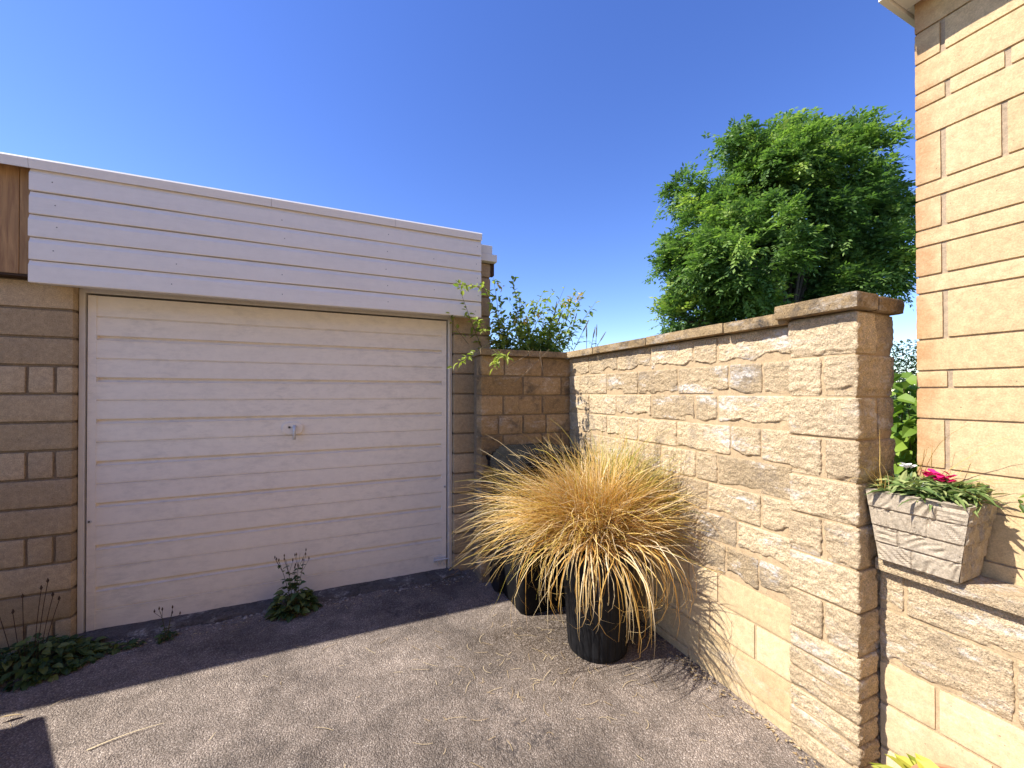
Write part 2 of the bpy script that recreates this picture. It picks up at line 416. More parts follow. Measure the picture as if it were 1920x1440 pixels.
# ================================================================== GARAGE
GY = 3.06                                     # front of the garage piers
DY = 3.115                                    # face of the door
garage = empty('garage', (0, GY, 0), 'flat roofed block garage with white up and over door and white boarded fascia', 'garage')
DX0, DX1 = -1.372, 0.768                      # door leaf
DZ0, DZ1 = CH - 1.405, CH + 0.577
def zrow(z0, step, n): return [z0 + step * k for k in range(n)]
def pier(name, x0, x1, zs, splits, faces, chamfer=0.0):
    mb = MB()
    for i in range(len(zs) - 1):
        cuts = [x0] + sorted(c for c in splits.get(i, []) if x0 < c < x1) + [x1]
        for k in range(len(cuts) - 1):
            a, b = cuts[k], cuts[k+1]
            a2 = a + (0.006 if k > 0 else 0); b2 = b - (0.006 if k < len(cuts) - 2 else 0)
            fs = ['y-', 'z+', 'z-']
            fs += ['x-'] ; fs += ['x+']
            block(mb, (a2, GY, zs[i] + 0.006), (b2, GY + 0.11, zs[i+1] - 0.006), fs, 0.008, 0.0022, 0.02, random.random(), random.random()*90, f1=14)
    o = mb.build(name, M['garage_block'], garage, smooth=True)
    mm = MB(); mm.box((x0 + 0.008, GY + 0.011, zs[0]-0.1), (x1 - 0.008, GY + 0.20, zs[-1]))
    mm.build('mortar', M['mortar_dark'], o)
    return o
zc = [CH - 0.005 + 0.159 * k for k in range(-9, 5)]
zc[-1] = CH + 0.63
JX0 = -1.412                                   # jamb arris, left
sp = {}
for i, z in enumerate(zc):
    k = i - 9
    if k % 3 == 0 and i < 12:
        sp[i] = [-1.60, -1.487, -1.83, -2.2, -2.6, -3.1, -3.6, -4.2, -5.0]
    else:
        sp[i] = [-1.83 - 0.11 * (k % 2), -2.3 - .1 * (k % 2), -2.75, -3.2 - .1 * (k % 2), -3.7, -4.3, -5.1]
pier('masonry', -6.0, JX0, zc, sp, None)
pr = [z for z in zc]; pr = pr[:-1] + [CH + 0.63, CH + 0.79, CH + 0.95, CH + 1.07]
pier('masonry', 0.815, 1.125, pr, {}, None)
# garage body behind
mb = MB(); mb.box((-6.0, GY + 0.21, -0.2), (JX0 - 0.03, 8.4, CH + 0.90)); mb.box((0.85, GY + 0.21, -0.2), (1.118, 8.4, CH + 0.90))
mb.box((JX0 - 0.03, 8.2, -0.2), (0.85, 8.4, CH + 0.90))
mb.build('rear_wall', M['garage_block'], garage)
mb = MB(); mb.box((-6.0, GY + 0.215, CH + 0.905), (1.10, 8.4, CH + 0.955))
mb.build('roof', M['felt'], garage)
mb = MB(); mb.box((JX0 + 0.005, GY + 0.212, -0.1), (0.81, GY + 0.23, CH + 0.7))
mb.build('interior_shade_sheet', M['dark'], garage)  # black sheet behind the door gaps, coloured as the unlit inside

mb = MB(); mb.box((-6.0, GY + 0.034, CH + 0.70), (1.0, GY + 0.22, CH + 1.20)); mb.box((-6.0, GY + 0.034, CH + 0.633), (JX0 + 0.002, GY + 0.22, CH + 0.699))
mb.box((0.826, GY + 0.112, -0.1), (1.118, GY + 0.209, CH + 0.699))
mb.build('leak_stop_parapet', M['garage_block'], garage)  # solid fill added behind the fascia to stop sun leaking through
# --- door: profile swept along X
door_parts = MB()
def door_profile():
    pts = []                                   # (z, depth into garage)
    H = DZ1 - DZ0; U = H / 8
    pts.append((DZ1, 0.0))
    for k in range(8):
        zt = DZ1 - U * k
        zm = zt - U * 0.5
        pts += [(zm + 0.004, 0.0), (zm + 0.003, 0.007), (zm - 0.001, 0.0075), (zm - 0.005, -0.0018), (zm - 0.014, 0.0)]
        zb = zt - U
        if k < 7:
            pts += [(zb + 0.013, 0.0), (zb + 0.0115, 0.021), (zb + 0.006, 0.0235), (zb - 0.011, 0.010), (zb - 0.015, -0.0025), (zb - 0.026, 0.0)]
    pts.append((DZ0, 0.0))
    return pts
pp = door_profile()
ST = 0.038
xs = np.linspace(DX0 + ST, DX1 - ST, 40)
V = []
for x in xs:
    for (z, d) in pp:
        wob = 0.0012 * math.sin(x * 3.1 + z * 2.0) + 0.0008 * math.sin(x * 9 + z * 7)
        V.append((x, DY + d + wob, z))
n = len(pp)
Fc = [(i*n+j, i*n+j+1, (i+1)*n+j+1, (i+1)*n+j) for i in range(len(xs)-1) for j in range(n-1)]
mbd = MB(); mbd.add(V, Fc)
# side stiles, returned edges, back skin
mbd.box((DX0, DY - 0.003, DZ0), (DX0 + ST, DY + 0.03, DZ1)); mbd.box((DX1 - ST, DY - 0.003, DZ0), (DX1, DY + 0.03, DZ1))
mbd.box((DX0 + ST, DY + 0.027, DZ0), (DX1 - ST, DY + 0.034, DZ1))
door = mbd.build('garage_door', M['door'], garage)
# handle: oval plate, keyhole and drop lever
hx, hz = px_on_y(549, DY), CH - (803-737)/F * (DY / (CS - SN * px_u(549)))
mb = MB(); ring = []
for k in range(28):
    an = 2 * math.pi * k / 28
    cx = max(-0.6, min(0.6, math.cos(an))) / 0.6 * 0.058 if abs(math.cos(an)) > 0 else 0
    ring.append((hx + 0.066 * math.copysign(abs(math.cos(an)) ** 0.7, math.cos(an)), hz + 0.044 * math.copysign(abs(math.sin(an)) ** 0.8, math.sin(an))))
for dep, sc in ((DY + 0.002, 1.0), (DY - 0.010, 1.0), (DY - 0.0135, 0.9)):
    mb.v.append(np.array([(hx + (a - hx) * sc, dep, hz + (b - hz) * sc) for a, b in ring])); mb.a.append(np.full(28, .5)); mb.n += 28
for L in range(2):
    for k in range(28): mb.f.append([L*28+k, L*28+(k+1) % 28, (L+1)*28+(k+1) % 28, (L+1)*28+k]); mb.m.append(0)
mb.f.append(list(range(56, 84))); mb.m.append(0)
mb.tube([(hx - 0.018, DY - 0.012, hz + 0.008), (hx - 0.018, DY - 0.0135, hz + 0.008)], 0.008, 12)
hp = mb.build('handle_plate', M['door'], door)
mb = MB(); mb.tube([(hx + 0.014, DY - 0.006, hz + 0.012), (hx + 0.014, DY - 0.03, hz + 0.012)], 0.011, 10)
mb.tube([(hx + 0.014, DY - 0.03, hz + 0.02), (hx + 0.014, DY - 0.034, hz - 0.02), (hx + 0.013, DY - 0.034, hz - 0.075)], [0.010, 0.009, 0.0105], 10)
mb.build('handle_lever', M['metal'], door, smooth=True)
mb = MB(); mb.tube([(hx - 0.018, DY - 0.0137, hz + 0.008), (hx - 0.018, DY - 0.0142, hz + 0.008)], 0.0035, 8)
mb.build('keyhole', M['dark'], door)
for (x, z) in ((DX0 + 0.012, CH - 0.755), (DX1 - 0.012, CH - 0.747)):
    mb = MB(); mb.tube([(x, DY - 0.002, z), (x, DY - 0.007, z)], 0.012, 14); o = mb.build('bolt_lock', M['metal'], door)
    mb = MB(); mb.tube([(x, DY - 0.0072, z), (x, DY - 0.0076, z)], 0.005, 10); mb.build('lock_hole', M['dark'], door)
mb = MB(); zb = DZ0 + 0.075
mb.box((DX1 - 0.10, DY - 0.012, zb - 0.008), (DX1 - 0.005, DY - 0.002, zb + 0.03)); mb.tube([(DX1 - 0.10, DY - 0.016, zb + 0.01), (DX1 + 0.022, DY - 0.016, zb + 0.012)], 0.006, 8)
for q in (0.075, 0.05, 0.025): mb.tube([(DX1 - q, DY - 0.012, zb + 0.008), (DX1 - q + .002, DY - 0.02, zb - 0.02), (DX1 - q + 0.008, DY - 0.012, zb - 0.034)], 0.003, 6)
mb.build('bolt', M['metal'], door)
# frame: jamb posts and head
mb = MB()
mb.box((JX0 + 0.003, DY - 0.008, DZ0 - 0.03), (DX0 - 0.010, DY + 0.05, DZ1 + 0.03)); mb.build('frame_jamb', M['frame'], garage, bevel=0.002)
mb = MB(); mb.box((DX1 + 0.010, DY - 0.008, DZ0 - 0.03), (0.812, DY + 0.05, DZ1 + 0.03))
mb.build('frame_jamb', M['frame'], garage, bevel=0.002)
mb = MB(); mb.box((JX0 + 0.003, DY - 0.006, DZ1 + 0.012), (0.812, DY + 0.05, DZ1 + 0.12)); mb.build('frame_head', M['frame'], garage, bevel=0.003)
mb = MB(); mb.box((DX1 + 0.012, DY - 0.018, DZ0 - .02), (DX1 + 0.024, DY - 0.009, DZ1 + 0.005)); mb.build('frame_bead', M['metal'], garage)
# threshold strip of old concrete, uneven
tx = np.linspace(-1.43, 0.86, 90); rows = []
prof = [(2.98, -0.03), (2.985, 0.016), (3.02, 0.021), (3.12, 0.022), (3.26, 0.022)]
V = []
for x in tx:
    for j, (y, z) in enumerate(prof):
        nn = 0.02 * float(vnoise(np.array([[x*7, j*0.7, 3.0]]), 2)[0]) + 0.012 * float(vnoise(np.array([[x*31, j*2.0, 1.0]]), 3)[0])
        V.append((x, y + (nn if j < 2 else nn*0.3) , z + (0.12 * nn if j else 0) + zg(3)))
n = len(prof); mb = MB(); mb.add(V, [(i*n+j, (i+1)*n+j, (i+1)*n+j+1, i*n+j+1) for i in range(len(tx)-1) for j in range(n-1)])
mb.build('threshold', M['concrete'], garage, smooth=True)
# --- fascia boards
FY = 2.945; FX0, FX1 = -1.537, 1.005; FZ0, FZ1 = CH + 0.592, CH + 1.205
BH = (FZ1 - FZ0) / 5
for k in range(5):
    z0 = FZ0 + BH * k; z1 = z0 + BH
    nx = 50; X = np.linspace(FX0 + 0.0018 * math.sin(k * 2.3), FX1, nx); V = []
    pf = [(z0 + 0.0025, 0.022), (z0 + 0.002, 0.002), (z0 + 0.005, 0.0), (z1 - 0.030, 0.0), (z1 - 0.026, 0.002), (z1 - 0.012, 0.008), (z1 - 0.002, 0.011), (z1 - 0.001, 0.022)]
    for x in X:
        w = 0.0016 * math.sin(x * 1.7 + k) + 0.001 * math.sin(x * 5.1 + 2 * k)
        for (z, d) in pf: V.append((x, FY + d, z + w * (1 if z - z0 < 0.02 else 0.3)))
    n = len(pf); mb = MB()
    mb.add(V, [(i*n+j, (i+1)*n+j, (i+1)*n+j+1, i*n+j+1) for i in range(nx-1) for j in range(n-1)])
    mb.f.append(list(range(n))); mb.m.append(0); mb.f.append([(nx-1)*n + j for j in range(n-1, -1, -1)]); mb.m.append(0)
    bd = mb.build('fascia_board', M['fascia'], garage)
    for sxp in (-1.44, -0.92, -0.36, 0.30, 0.62, 0.965):
        if random.random() < 0.15: continue
        xx = sxp + random.uniform(-0.015, 0.015); zz = z0 + 0.055 + random.uniform(-0.012, 0.012)
        mb = MB(); mb.tube([(xx, FY + 0.0005, zz), (xx, FY - 0.0008, zz)], 0.0032, 8); mb.build('screw_head', M['screw'], bd)
mb = MB(); mb.box((FX0 + 0.02, FY + 0.024, FZ0 + 0.002), (FX1 - 0.01, FY + 0.05, FZ1)); mb.box((FX0 + .03, FY + .05, FZ0 + .012), (FX1 - .03, GY - 0.002, FZ0 + .03))
mb.build('fascia_backing', M['frame'], garage)
# roof edge trim: three lengths meeting at joints
for a, b in ((-6.0, -1.535), (-1.5335, -0.42), (-0.4185, 0.35), (0.3515, 1.008)):
    mb = MB()
    V = []; pf = [(FZ1 - 0.001, 0.018), (FZ1 - 0.006, 0.0), (FZ1 + 0.042, -0.006), (FZ1 + 0.052, 0.0), (FZ1 + 0.054, 0.012), (FZ1 + 0.049, 0.06), (FZ1 + 0.012, 0.16), (FZ1 + 0.002, 0.16)]
    for x in (a, b):
        for z, d in pf: V.append((x, FY - 0.008 + d, z))
    n = len(pf)
    mb.add(V, [(j, n + j, n + j + 1, j + 1) for j in range(n-1)] + [tuple(range(n)), tuple(range(2*n-1, n-1, -1))])
    mb.build('roof_edge_trim', M['fascia'], garage)
# timber panel left of the fascia
PY = FY + 0.06
for a, b in ((-1.602, -1.547), (-1.70, -1.6045), (-1.80, -1.7025), (-1.90, -1.8025), (-2.0, -1.9025), (-2.6, -2.0025), (-6.0, -2.603)):
    mb = MB(); mb.box((a, PY + random.uniform(-.001, .002), CH + 0.645), (b, GY + 0.03, FZ1 + 0.02))
    mb.build('timber_board', M['wood'], garage, bevel=0.003)
mb = MB(); mb.box((-6.0, PY - 0.006, CH + 0.632), (-1.545, GY + 0.02, CH + 0.6435)); mb.build('drip_batten', M['dead_stem'], garage)
# stepped white roof end beside the fascia
mb = MB(); mb.box((1.012, GY - 0.035, CH + 1.135), (1.128, GY + 0.12, CH + 1.205)); mb.box((1.012, GY - 0.04, CH + 1.075), (1.168, GY + 0.125, CH + 1.134))
mb.build('roof_end_cap', M['soffit'], garage, bevel=0.003)
mb = MB(); mb.box((1.127, GY + 0.01, CH + 0.975), (1.16, GY + 0.06, CH + 1.073)); mb.build('bracket', M['dead_stem'], garage)

# ================================================================== SHADED END WALL
EY = 2.80
endw = empty('end_wall', (1.3, EY, 0), 'short weathered brown block wall in shade between the garage and the long garden wall', 'wall')
ez = [CH + 0.283 - 0.1505 * k for k in range(12)][::-1]
mb = MB()
ex0, ex1 = 0.955, 1.735
for i in range(len(ez) - 1):
    k = len(ez) - 2 - i
    cpx = [[946, 1017], [981, 1052], [944, 1017], [935, 981, 1024], [944, 1017, 1052], [981, 1045]][k % 6]
    cuts = [ex0] + sorted(px_on_y(c, EY) for c in cpx) + [ex1]
    for q in range(len(cuts) - 1):
        block(mb, (cuts[q] + (0.005 if q else 0), EY, ez[i] + 0.005), (cuts[q+1] - 0.005, EY + 0.12, ez[i+1] - 0.005),
              ['y-', 'x-', 'x+', 'z+', 'z-'], 0.009, 0.0045, 0.014, random.random(), random.random() * 90, f1=12)
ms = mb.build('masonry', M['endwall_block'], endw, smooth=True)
mm = MB(); mm.box((ex0 + 0.01, EY + 0.010, -0.1), (ex1, EY + 0.2, ez[-1])); mm.build('mortar', M['mortar_dark'], ms)
def coping(parent, lo, hi, res=0.02, amp=0.003, seed=None, faces=('x-','x+','y-','y+','z+','z-'), mat='coping'):
    mb = MB(); block(mb, lo, hi, list(faces), 0.006, amp, res, random.random(), random.random()*90, f1=16)
    # fan displacement on top too
    return mb.build('coping_stone', M[mat], parent, smooth=True)
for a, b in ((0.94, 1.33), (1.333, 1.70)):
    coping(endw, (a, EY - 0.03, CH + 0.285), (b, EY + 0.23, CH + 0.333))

# ================================================================== LONG GARDEN WALL WITH PILLAR
WX = 1.726
wall = empty('garden_wall', (WX, 1.9, 0), 'long sunlit rock faced stone wall with coping and an end pillar', 'wall')
wz = [CH + v for v in (0.283, 0.141, -0.008, -0.155, -0.305, -0.455, -0.607, -0.745, -0.897, -1.05, -1.215, -1.38, -1.53)]
j3 = lambda v: 1040 + v * 0.3542
j4 = lambda v: 1200 + v * 0.3542
wj = [[j3(180), j3(330), j3(508), j3(735), j3(860)],
      [j3(135), j3(275), j3(440), j3(650), j3(920), j3(1100)],
      [j3(180), j3(325), j3(510), j3(740), j3(860)],
      [j3(275), j3(440), j3(645), j3(930), j3(1090)],
      [j3(190), j3(370), j3(560), j3(745), j3(860)],
      [j3(260), j3(480), j3(640), j3(808), j3(1090)],
      [1105, 1165, 1210, 1270, j4(510)],
      [1120, 1190, 1250, 1310, j4(450), j4(625)],
      [1130, 1210, 1290, 1345],
      [1110, 1190, j4(130), j4(205), 1330, j4(605)],
      [1150, 1230, 1310],
      [1120, 1200, 1290]]
rockm, smm = MB(), MB()
PY0, PY1 = 0.812, 1.052
for i in range(12):
    hi_z, lo_z = wz[i] - 0.005, wz[i+1] + 0.005
    ys = sorted([px_on_x(c, WX) for c in wj[i]]); ys = [PY1] + ys + [EY + 0.02]
    for q in range(len(ys) - 1):
        a, b = ys[q] + 0.005, ys[q+1] - (0.005 if q < len(ys) - 2 else 0)
        if b - a < 0.01: continue
        rough = i <= 7
        tone = random.random()
        if rough:
            block(rockm, (WX, a, lo_z), (WX + 0.10, b, hi_z), ['x-', 'y-', 'y+', 'z+', 'z-'], 0.005, 0.006, 0.0052, tone, random.random() * 90, ledge=0.017, f1=11)
        else:
            block(smm, (WX, a, lo_z), (WX + 0.10, b, hi_z), ['x-', 'y-', 'y+', 'z+', 'z-'], 0.004, 0.0012, 0.012, (tone if i < 10 else 0.02), random.random() * 90, f1=14)
ms = rockm.build('rock_faced_masonry', M['rock'], wall, smooth=True, weld=True)
smm.build('smooth_masonry', M['smooth'], wall, smooth=True)
mm = MB(); mm.box((WX + 0.0055, PY1 - 0.05, -0.1), (WX + 0.2, EY + 0.2, wz[0] + 0.0)); mm.build('mortar', M['mortar_pale'], ms)
ycs = [PY1 - 0.005, px_on_x(j3(925), WX), px_on_x(j3(510), WX), px_on_x(j3(225), WX), EY + 0.05]
for a, b in zip(ycs[:-1], ycs[1:]):
    dz = random.uniform(-0.002, 0.002)
    coping(wall, (WX - 0.045, a + 0.0015, CH + 0.287 + dz), (WX + 0.235, b - 0.0015, CH + 0.338 + dz), 0.016, 0.0035)
# pillar
PX = 1.703
pm = MB()
pzs = [CH + 0.30 - 0.157 * k for k in range(9)] + [CH - 0.956 - 0.0805 * k for k in range(1, 7)] + [CH - 1.55]
for i in range(len(pzs) - 1):
    hz_, lz_ = pzs[i] - 0.004, pzs[i+1] + 0.004
    thin = i >= 8
    fs = ['x-', 'y-', 'x+', 'y+', 'z+', 'z-']
    kw = dict(r=0.006, amp=0.0065 if not thin else 0.008, res=0.0052, ledge=0.007, f1=12)
    if thin or i % 2 == 0:
        # stretcher on the front, header pair on the end
        block(pm, (PX, PY0, lz_), (PX + 0.125, PY1, hz_), fs, var=random.uniform(.2, 1), seed=random.random() * 90, **kw)
        block(pm, (PX + 0.136 + random.uniform(-.003, .01), PY0 + 0.004, lz_), (1.955, PY1, hz_), fs, var=random.uniform(.0, .8), seed=random.random() * 90, **kw)
    else:
        sy = px_on_x(1541, PX)
        block(pm, (PX, PY0, lz_), (1.955, sy - 0.006, hz_), fs, var=random.uniform(.2, 1), seed=random.random() * 90, **kw)
        block(pm, (PX, sy + 0.006, lz_), (1.955, PY1, hz_), fs, var=random.uniform(.2, 1), seed=random.random() * 90, **kw)
pil = pm.build('pillar', M['rock_pillar'], wall, smooth=True, weld=True)
mm = MB(); mm.box((PX + 0.008, PY0 + 0.010, -0.1), (1.943, PY1 - 0.01, pzs[0])); mm.build('mortar', M['mortar_pale'], pil)
mb = MB()
block(mb, (PX - 0.045, PY0 - 0.022, CH + 0.304), (1.80, PY1 + 0.03, CH + 0.362), ['x-','x+','y-','y+','z+','z-'], 0.007, 0.004, 0.012, 0.3, 12.3, f1=16)
block(mb, (1.803, PY0 - 0.021, CH + 0.302), (1.978, PY1 + 0.03, CH + 0.358), ['x-','x+','y-','y+','z+','z-'], 0.007, 0.004, 0.012, 0.1, 31.7, f1=16)
mb.build('pillar_cap', M['coping'], pil, smooth=True)

# ================================================================== LOW WALL + CAP
LX = 1.832
low = empty('low_wall', (LX, 0.3, 0), 'low sunlit stone wall with slab top under the stone trough', 'wall')
lz = [CH + v for v in (-0.648, -0.79, -0.985, -1.138, -1.30, -1.46)]
lj = [[1694, 2050], [1900], [1753], [1860], [1720, 1960]]
mr, msm = MB(), MB()
for i in range(5):
    ys = sorted([px_on_x(c, LX) for c in lj[i]], reverse=True); ys = [PY0 - 0.002] + ys + [0.05]
    while ys[-1] > -1.8: ys.append(ys[-1] - random.uniform(.28, .42))
    for q in range(len(ys) - 1):
        b, a = ys[q] - (0.005 if q else 0), ys[q+1] + 0.005
        if b - a < 0.02: continue
        if i < 2: block(mr, (LX, a, lz[i+1] + .005), (LX + .1, b, lz[i] - .005), ['x-','y-','y+','z+','z-'], 0.005, 0.005, 0.0052, random.uniform(.4, 1), random.random()*90, ledge=0.008, f1=13)
        else: block(msm, (LX, a, lz[i+1] + .005), (LX + .1, b, lz[i] - .005), ['x-','y-','y+','z+','z-'], 0.004, 0.001, 0.012, random.uniform(.5, 1), random.random()*90, f1=14)
o = mr.build('rock_faced_masonry', M['rock_pillar'], low, smooth=True, weld=True)
msm.build('smooth_masonry', M['smooth'], low, smooth=True)
mm = MB(); mm.box((LX + 0.006, -1.9, -0.1), (1.938, PY0 - 0.003, lz[0])); mm.build('mortar', M['mortar_pale'], o)
for a, b in ((0.10, PY0 - 0.004), (-0.6, 0.097), (-1.9, -0.603)):
    coping(low, (1.797, a, CH - 0.645), (1.9385, b, CH - 0.60), 0.012, 0.003, mat='rock_pillar')

# ================================================================== HOUSE
HX, HY = 1.94, 0.745
house = empty('house', (HX, HY, 0), 'house corner of smooth yellow blocks with white soffit at right', 'house')
ys_px = [64, 122, 178, 207, 262, 350, 379, 435, 466, 521, 553, 638, 696, 727, 784, 873, 935]
k_ = 1.452 / F
hz_ = [CH + 1.485] + [CH + (737 - y) * k_ for y in ys_px] 
z = hz_[-1]
for d in (0.16, 0.1, 0.16, 0.16, 0.16, 0.16, 0.16): z -= d; hz_.append(z)
hm = MB()
for i in range(len(hz_) - 1):
    h = hz_[i] - hz_[i+1]
    cutpx = {1: [1771], 3: [1780, 1894], 5: [1771, 1887], 7: [1771], 9: [1771], 11: [1773], 13: [1781], 15: [1775], 17: [1840]}.get(i, [])
    ys = [HY] + [px_on_x(c, HX) for c in cutpx]
    y = 0.42 - 0.17 * (i % 3); st = i
    while y > -4.0:
        ys.append(y); y -= [0.3, 0.44, 0.15, 0.44][st % 4]; st += 1
    ys.append(-4.1)
    for q in range(len(ys) - 1):
        jw = 0.006
        b, a = ys[q] - (jw if q else 0), ys[q+1] + jw
        near = a > -0.6
        block(hm, (HX, a, hz_[i+1] + 0.0026), (HX + 0.1, b, hz_[i] - 0.0026), ['x-','y-','y+','z+','z-'], 0.0035, 0.0012 if near else 0, 0.011 if near else 0.06, random.uniform(.3, .8), random.random()*90, f1=16)
def house_mat():
    m = M['house'].copy(); m.name = 'house_block_rusted_corner'; nt = m.node_tree; g = G(nt)
    b = [x for x in nt.nodes if x.type == 'BSDF_PRINCIPLED'][0]
    src = b.inputs['Base Color'].links[0].from_socket
    co = g.coord()
    sx = g.n('ShaderNodeSeparateXYZ'); g.L(co, sx.inputs[0])
    d = g.math('MULTIPLY', sx.outputs['Y'], -1.0)
    nn = g.noise(co, 9, 6, 0.7)
    dd = g.math('ADD', d, g.math('MULTIPLY', g.math('SUBTRACT', nn, 0.5), 0.2))
    blk = g.ramp(g.noise(g.coord((0.3, 0.3, 4.3)), 2.2, 2, 0.5), [(0.38, 0.3), (0.5, 1.0)])
    k = g.math('MULTIPLY', g.ramp(dd, [(0.0, 0.85), (0.03, 0.55), (0.07, 0.0)]), blk)
    k = g.math('MULTIPLY', k, g.ramp(g.noise(co, 120, 3, 0.7), [(0.3, 0.5), (0.6, 1.0)]))
    g.L(g.mix(k, src, (0.38,0.20,0.09)), b.inputs['Base Color']); return m
o = hm.build('wall', house_mat(), house, smooth=True)
mm = MB(); mm.box((HX + 0.007, -4.1, -0.2), (HX + 0.3, HY - 0.006, CH + 1.485)); mm.build('mortar', M['house_mortar'], o)
mb = MB(); mb.box((HX + 0.301, HY - 0.25, -0.2), (HX + 9, HY - 0.01, CH + 1.48)); mb.build('rear_wall', M['house'], house)
mb = MB(); mb.box((-5.5, -9.0, -0.2), (9.0, -4.12, 5.3)); mb.build('sky_block_wing', M['house'], house)  # unseen block added behind the camera to hold sky light off the garage
SZ = CH + 1.434
mb = MB(); mb.box((1.79, -4.1, SZ), (HX - 0.003, HY + 0.02, SZ + 0.012)); mb.box((HX + 0.002, HY + 0.002, SZ + 0.001), (HX + 9, HY + 0.02, SZ + 0.013)); mb.build('soffit', M['soffit'], house)
mb = MB(); mb.box((1.77, -4.1, SZ - 0.012), (1.789, HY + 0.021, SZ + 0.17)); mb.box((1.79, HY + 0.0215, SZ - 0.012), (HX + 9, HY + 0.04, SZ + 0.17)); mb.build('fascia', M['soffit'], house, bevel=0.002)
mb = MB()
mb.add([(1.71,-4.1,SZ+0.175),(1.71,HY+0.06,SZ+0.175),(HX+5,HY+0.06,SZ+2.3),(HX+5,-4.1,SZ+2.3),(1.71,-4.1,SZ+0.155),(1.71,HY+0.06,SZ+0.155),(HX+5,HY+0.06,SZ+2.28),(HX+5,-4.1,SZ+2.28)],
       [(0,3,2,1),(4,5,6,7),(0,1,5,4),(1,2,6,5),(2,3,7,6),(3,0,4,7)]); mb.build('roof', M['roof_tile'], house)

# ================================================================== STONE TROUGH ON THE LOW WALL
tz0, tz1 = CH - 0.598, CH - 0.348
trough = empty('planter', (1.88, 0.68, tz0), 'grey cast stone trough with plank and grain pattern on top of the low wall', 'planter')
def trough_body():
    mb = MB()
    b0 = (1.776, 0.586, 1.920, 0.785); t0 = (1.738, 0.548, 1.936, 0.806)
    nz, nh = 46, 60
    def side(c0, c1, d0, d1, seed, nrm):
        V = []; rows = 4
        brk = [[.45], [.30], [.64], [.72]]
        for j in range(nz + 1):
            t = j / nz
            for i in range(nh + 1):
                s = i / nh
                a = Vector(c0).lerp(Vector(c1), s); b = Vector(d0).lerp(Vector(d1), s); p = a.lerp(b, t)
                row = min(rows - 1, int(t * rows)); f = t * rows - row
                lap = (1 - f) * 0.006                                   # each course overlaps the one below
                if f < 0.06: lap -= 0.007
                cut = brk[row]; seg = sum(s > c for c in cut); 
                for c in cut:
                    if abs(s - c) < 0.012 and f > 0.05: lap -= 0.004
                # carved grain: slanting strokes, another angle in each plank
                ang = [0.9, -0.6, 1.4, -1.1, 0.4][(row * 2 + seg + seed) % 5]
                nz1 = float(vnoise(np.array([[s * 5 + seed * 7, t * 5 + row * 3.1, seg * 1.7]]), 4)[0]); nz2 = float(vnoise(np.array([[s * 9 + 3, t * 8 + seed, 2.0]]), 14)[0])
                ph = (s * 0.26 * math.cos(ang) + t * 0.25 * math.sin(ang)) * 290 + 3.4 * nz1
                g_ = (0.0034 * (math.sin(ph) - 0.3) * max(0, 0.45 + 0.9 * nz2) + 0.001 * nz1); ed = min(1, s / .05, (1 - s) / .05); g_ *= ed; lap *= 0.35 + .65 * ed
                p = p + Vector(nrm) * (lap + g_)
                V.append(tuple(p))
        w = nh + 1
        mb.add(V, [(j*w+i, j*w+i+1, (j+1)*w+i+1, (j+1)*w+i) for j in range(nz) for i in range(nh)], 0.5)
    x0, y0, x1, y1 = b0; X0, Y0, X1, Y1 = t0
    side((x0, y1, tz0), (x0, y0, tz0), (X0, Y1, tz1), (X0, Y0, tz1), 0, (-1, 0, 0.1))
    side((x0, y0, tz0), (x1, y0, tz0), (X0, Y0, tz1), (X1, Y0, tz1), 2, (0, -1, 0.1))
    side((x1, y0, tz0), (x1, y1, tz0), (X1, Y0, tz1), (X1, Y1, tz1), 1, (0.3, 0, 0.0))
    side((x1, y1, tz0), (x0, y1, tz0), (X1, Y1, tz1), (X0, Y1, tz1), 3, (0, 0.3, 0.0))
    r = 0.026
    q = [(X0, Y0), (X1, Y0), (X1, Y1), (X0, Y1)]; inn = [(X0 + r, Y0 + r), (X1 - r, Y0 + r), (X1 - r, Y1 - r), (X0 + r, Y1 - r)]
    V = [(a, b, tz1 + 0.001) for a, b in q] + [(a, b, tz1 + 0.003) for a, b in inn] + [(a, b, tz1 - 0.06) for a, b in inn]
    mb.add(V, [(i, (i+1) % 4, 4 + (i+1) % 4, 4 + i) for i in range(4)] + [(4+i, 4+(i+1) % 4, 8+(i+1) % 4, 8+i) for i in range(4)])
    mb.add([(x0, y0, tz0), (x1, y0, tz0), (x1, y1, tz0), (x0, y1, tz0)], [(0, 3, 2, 1)])
    return mb
trough_body().build('trough', M['trough'], trough, smooth=False)
mb = MB(); mb.box((1.766, 0.576, tz1 - 0.05), (1.912, 0.778, tz1 - 0.012)); mb.build('soil', M['soil'], trough)

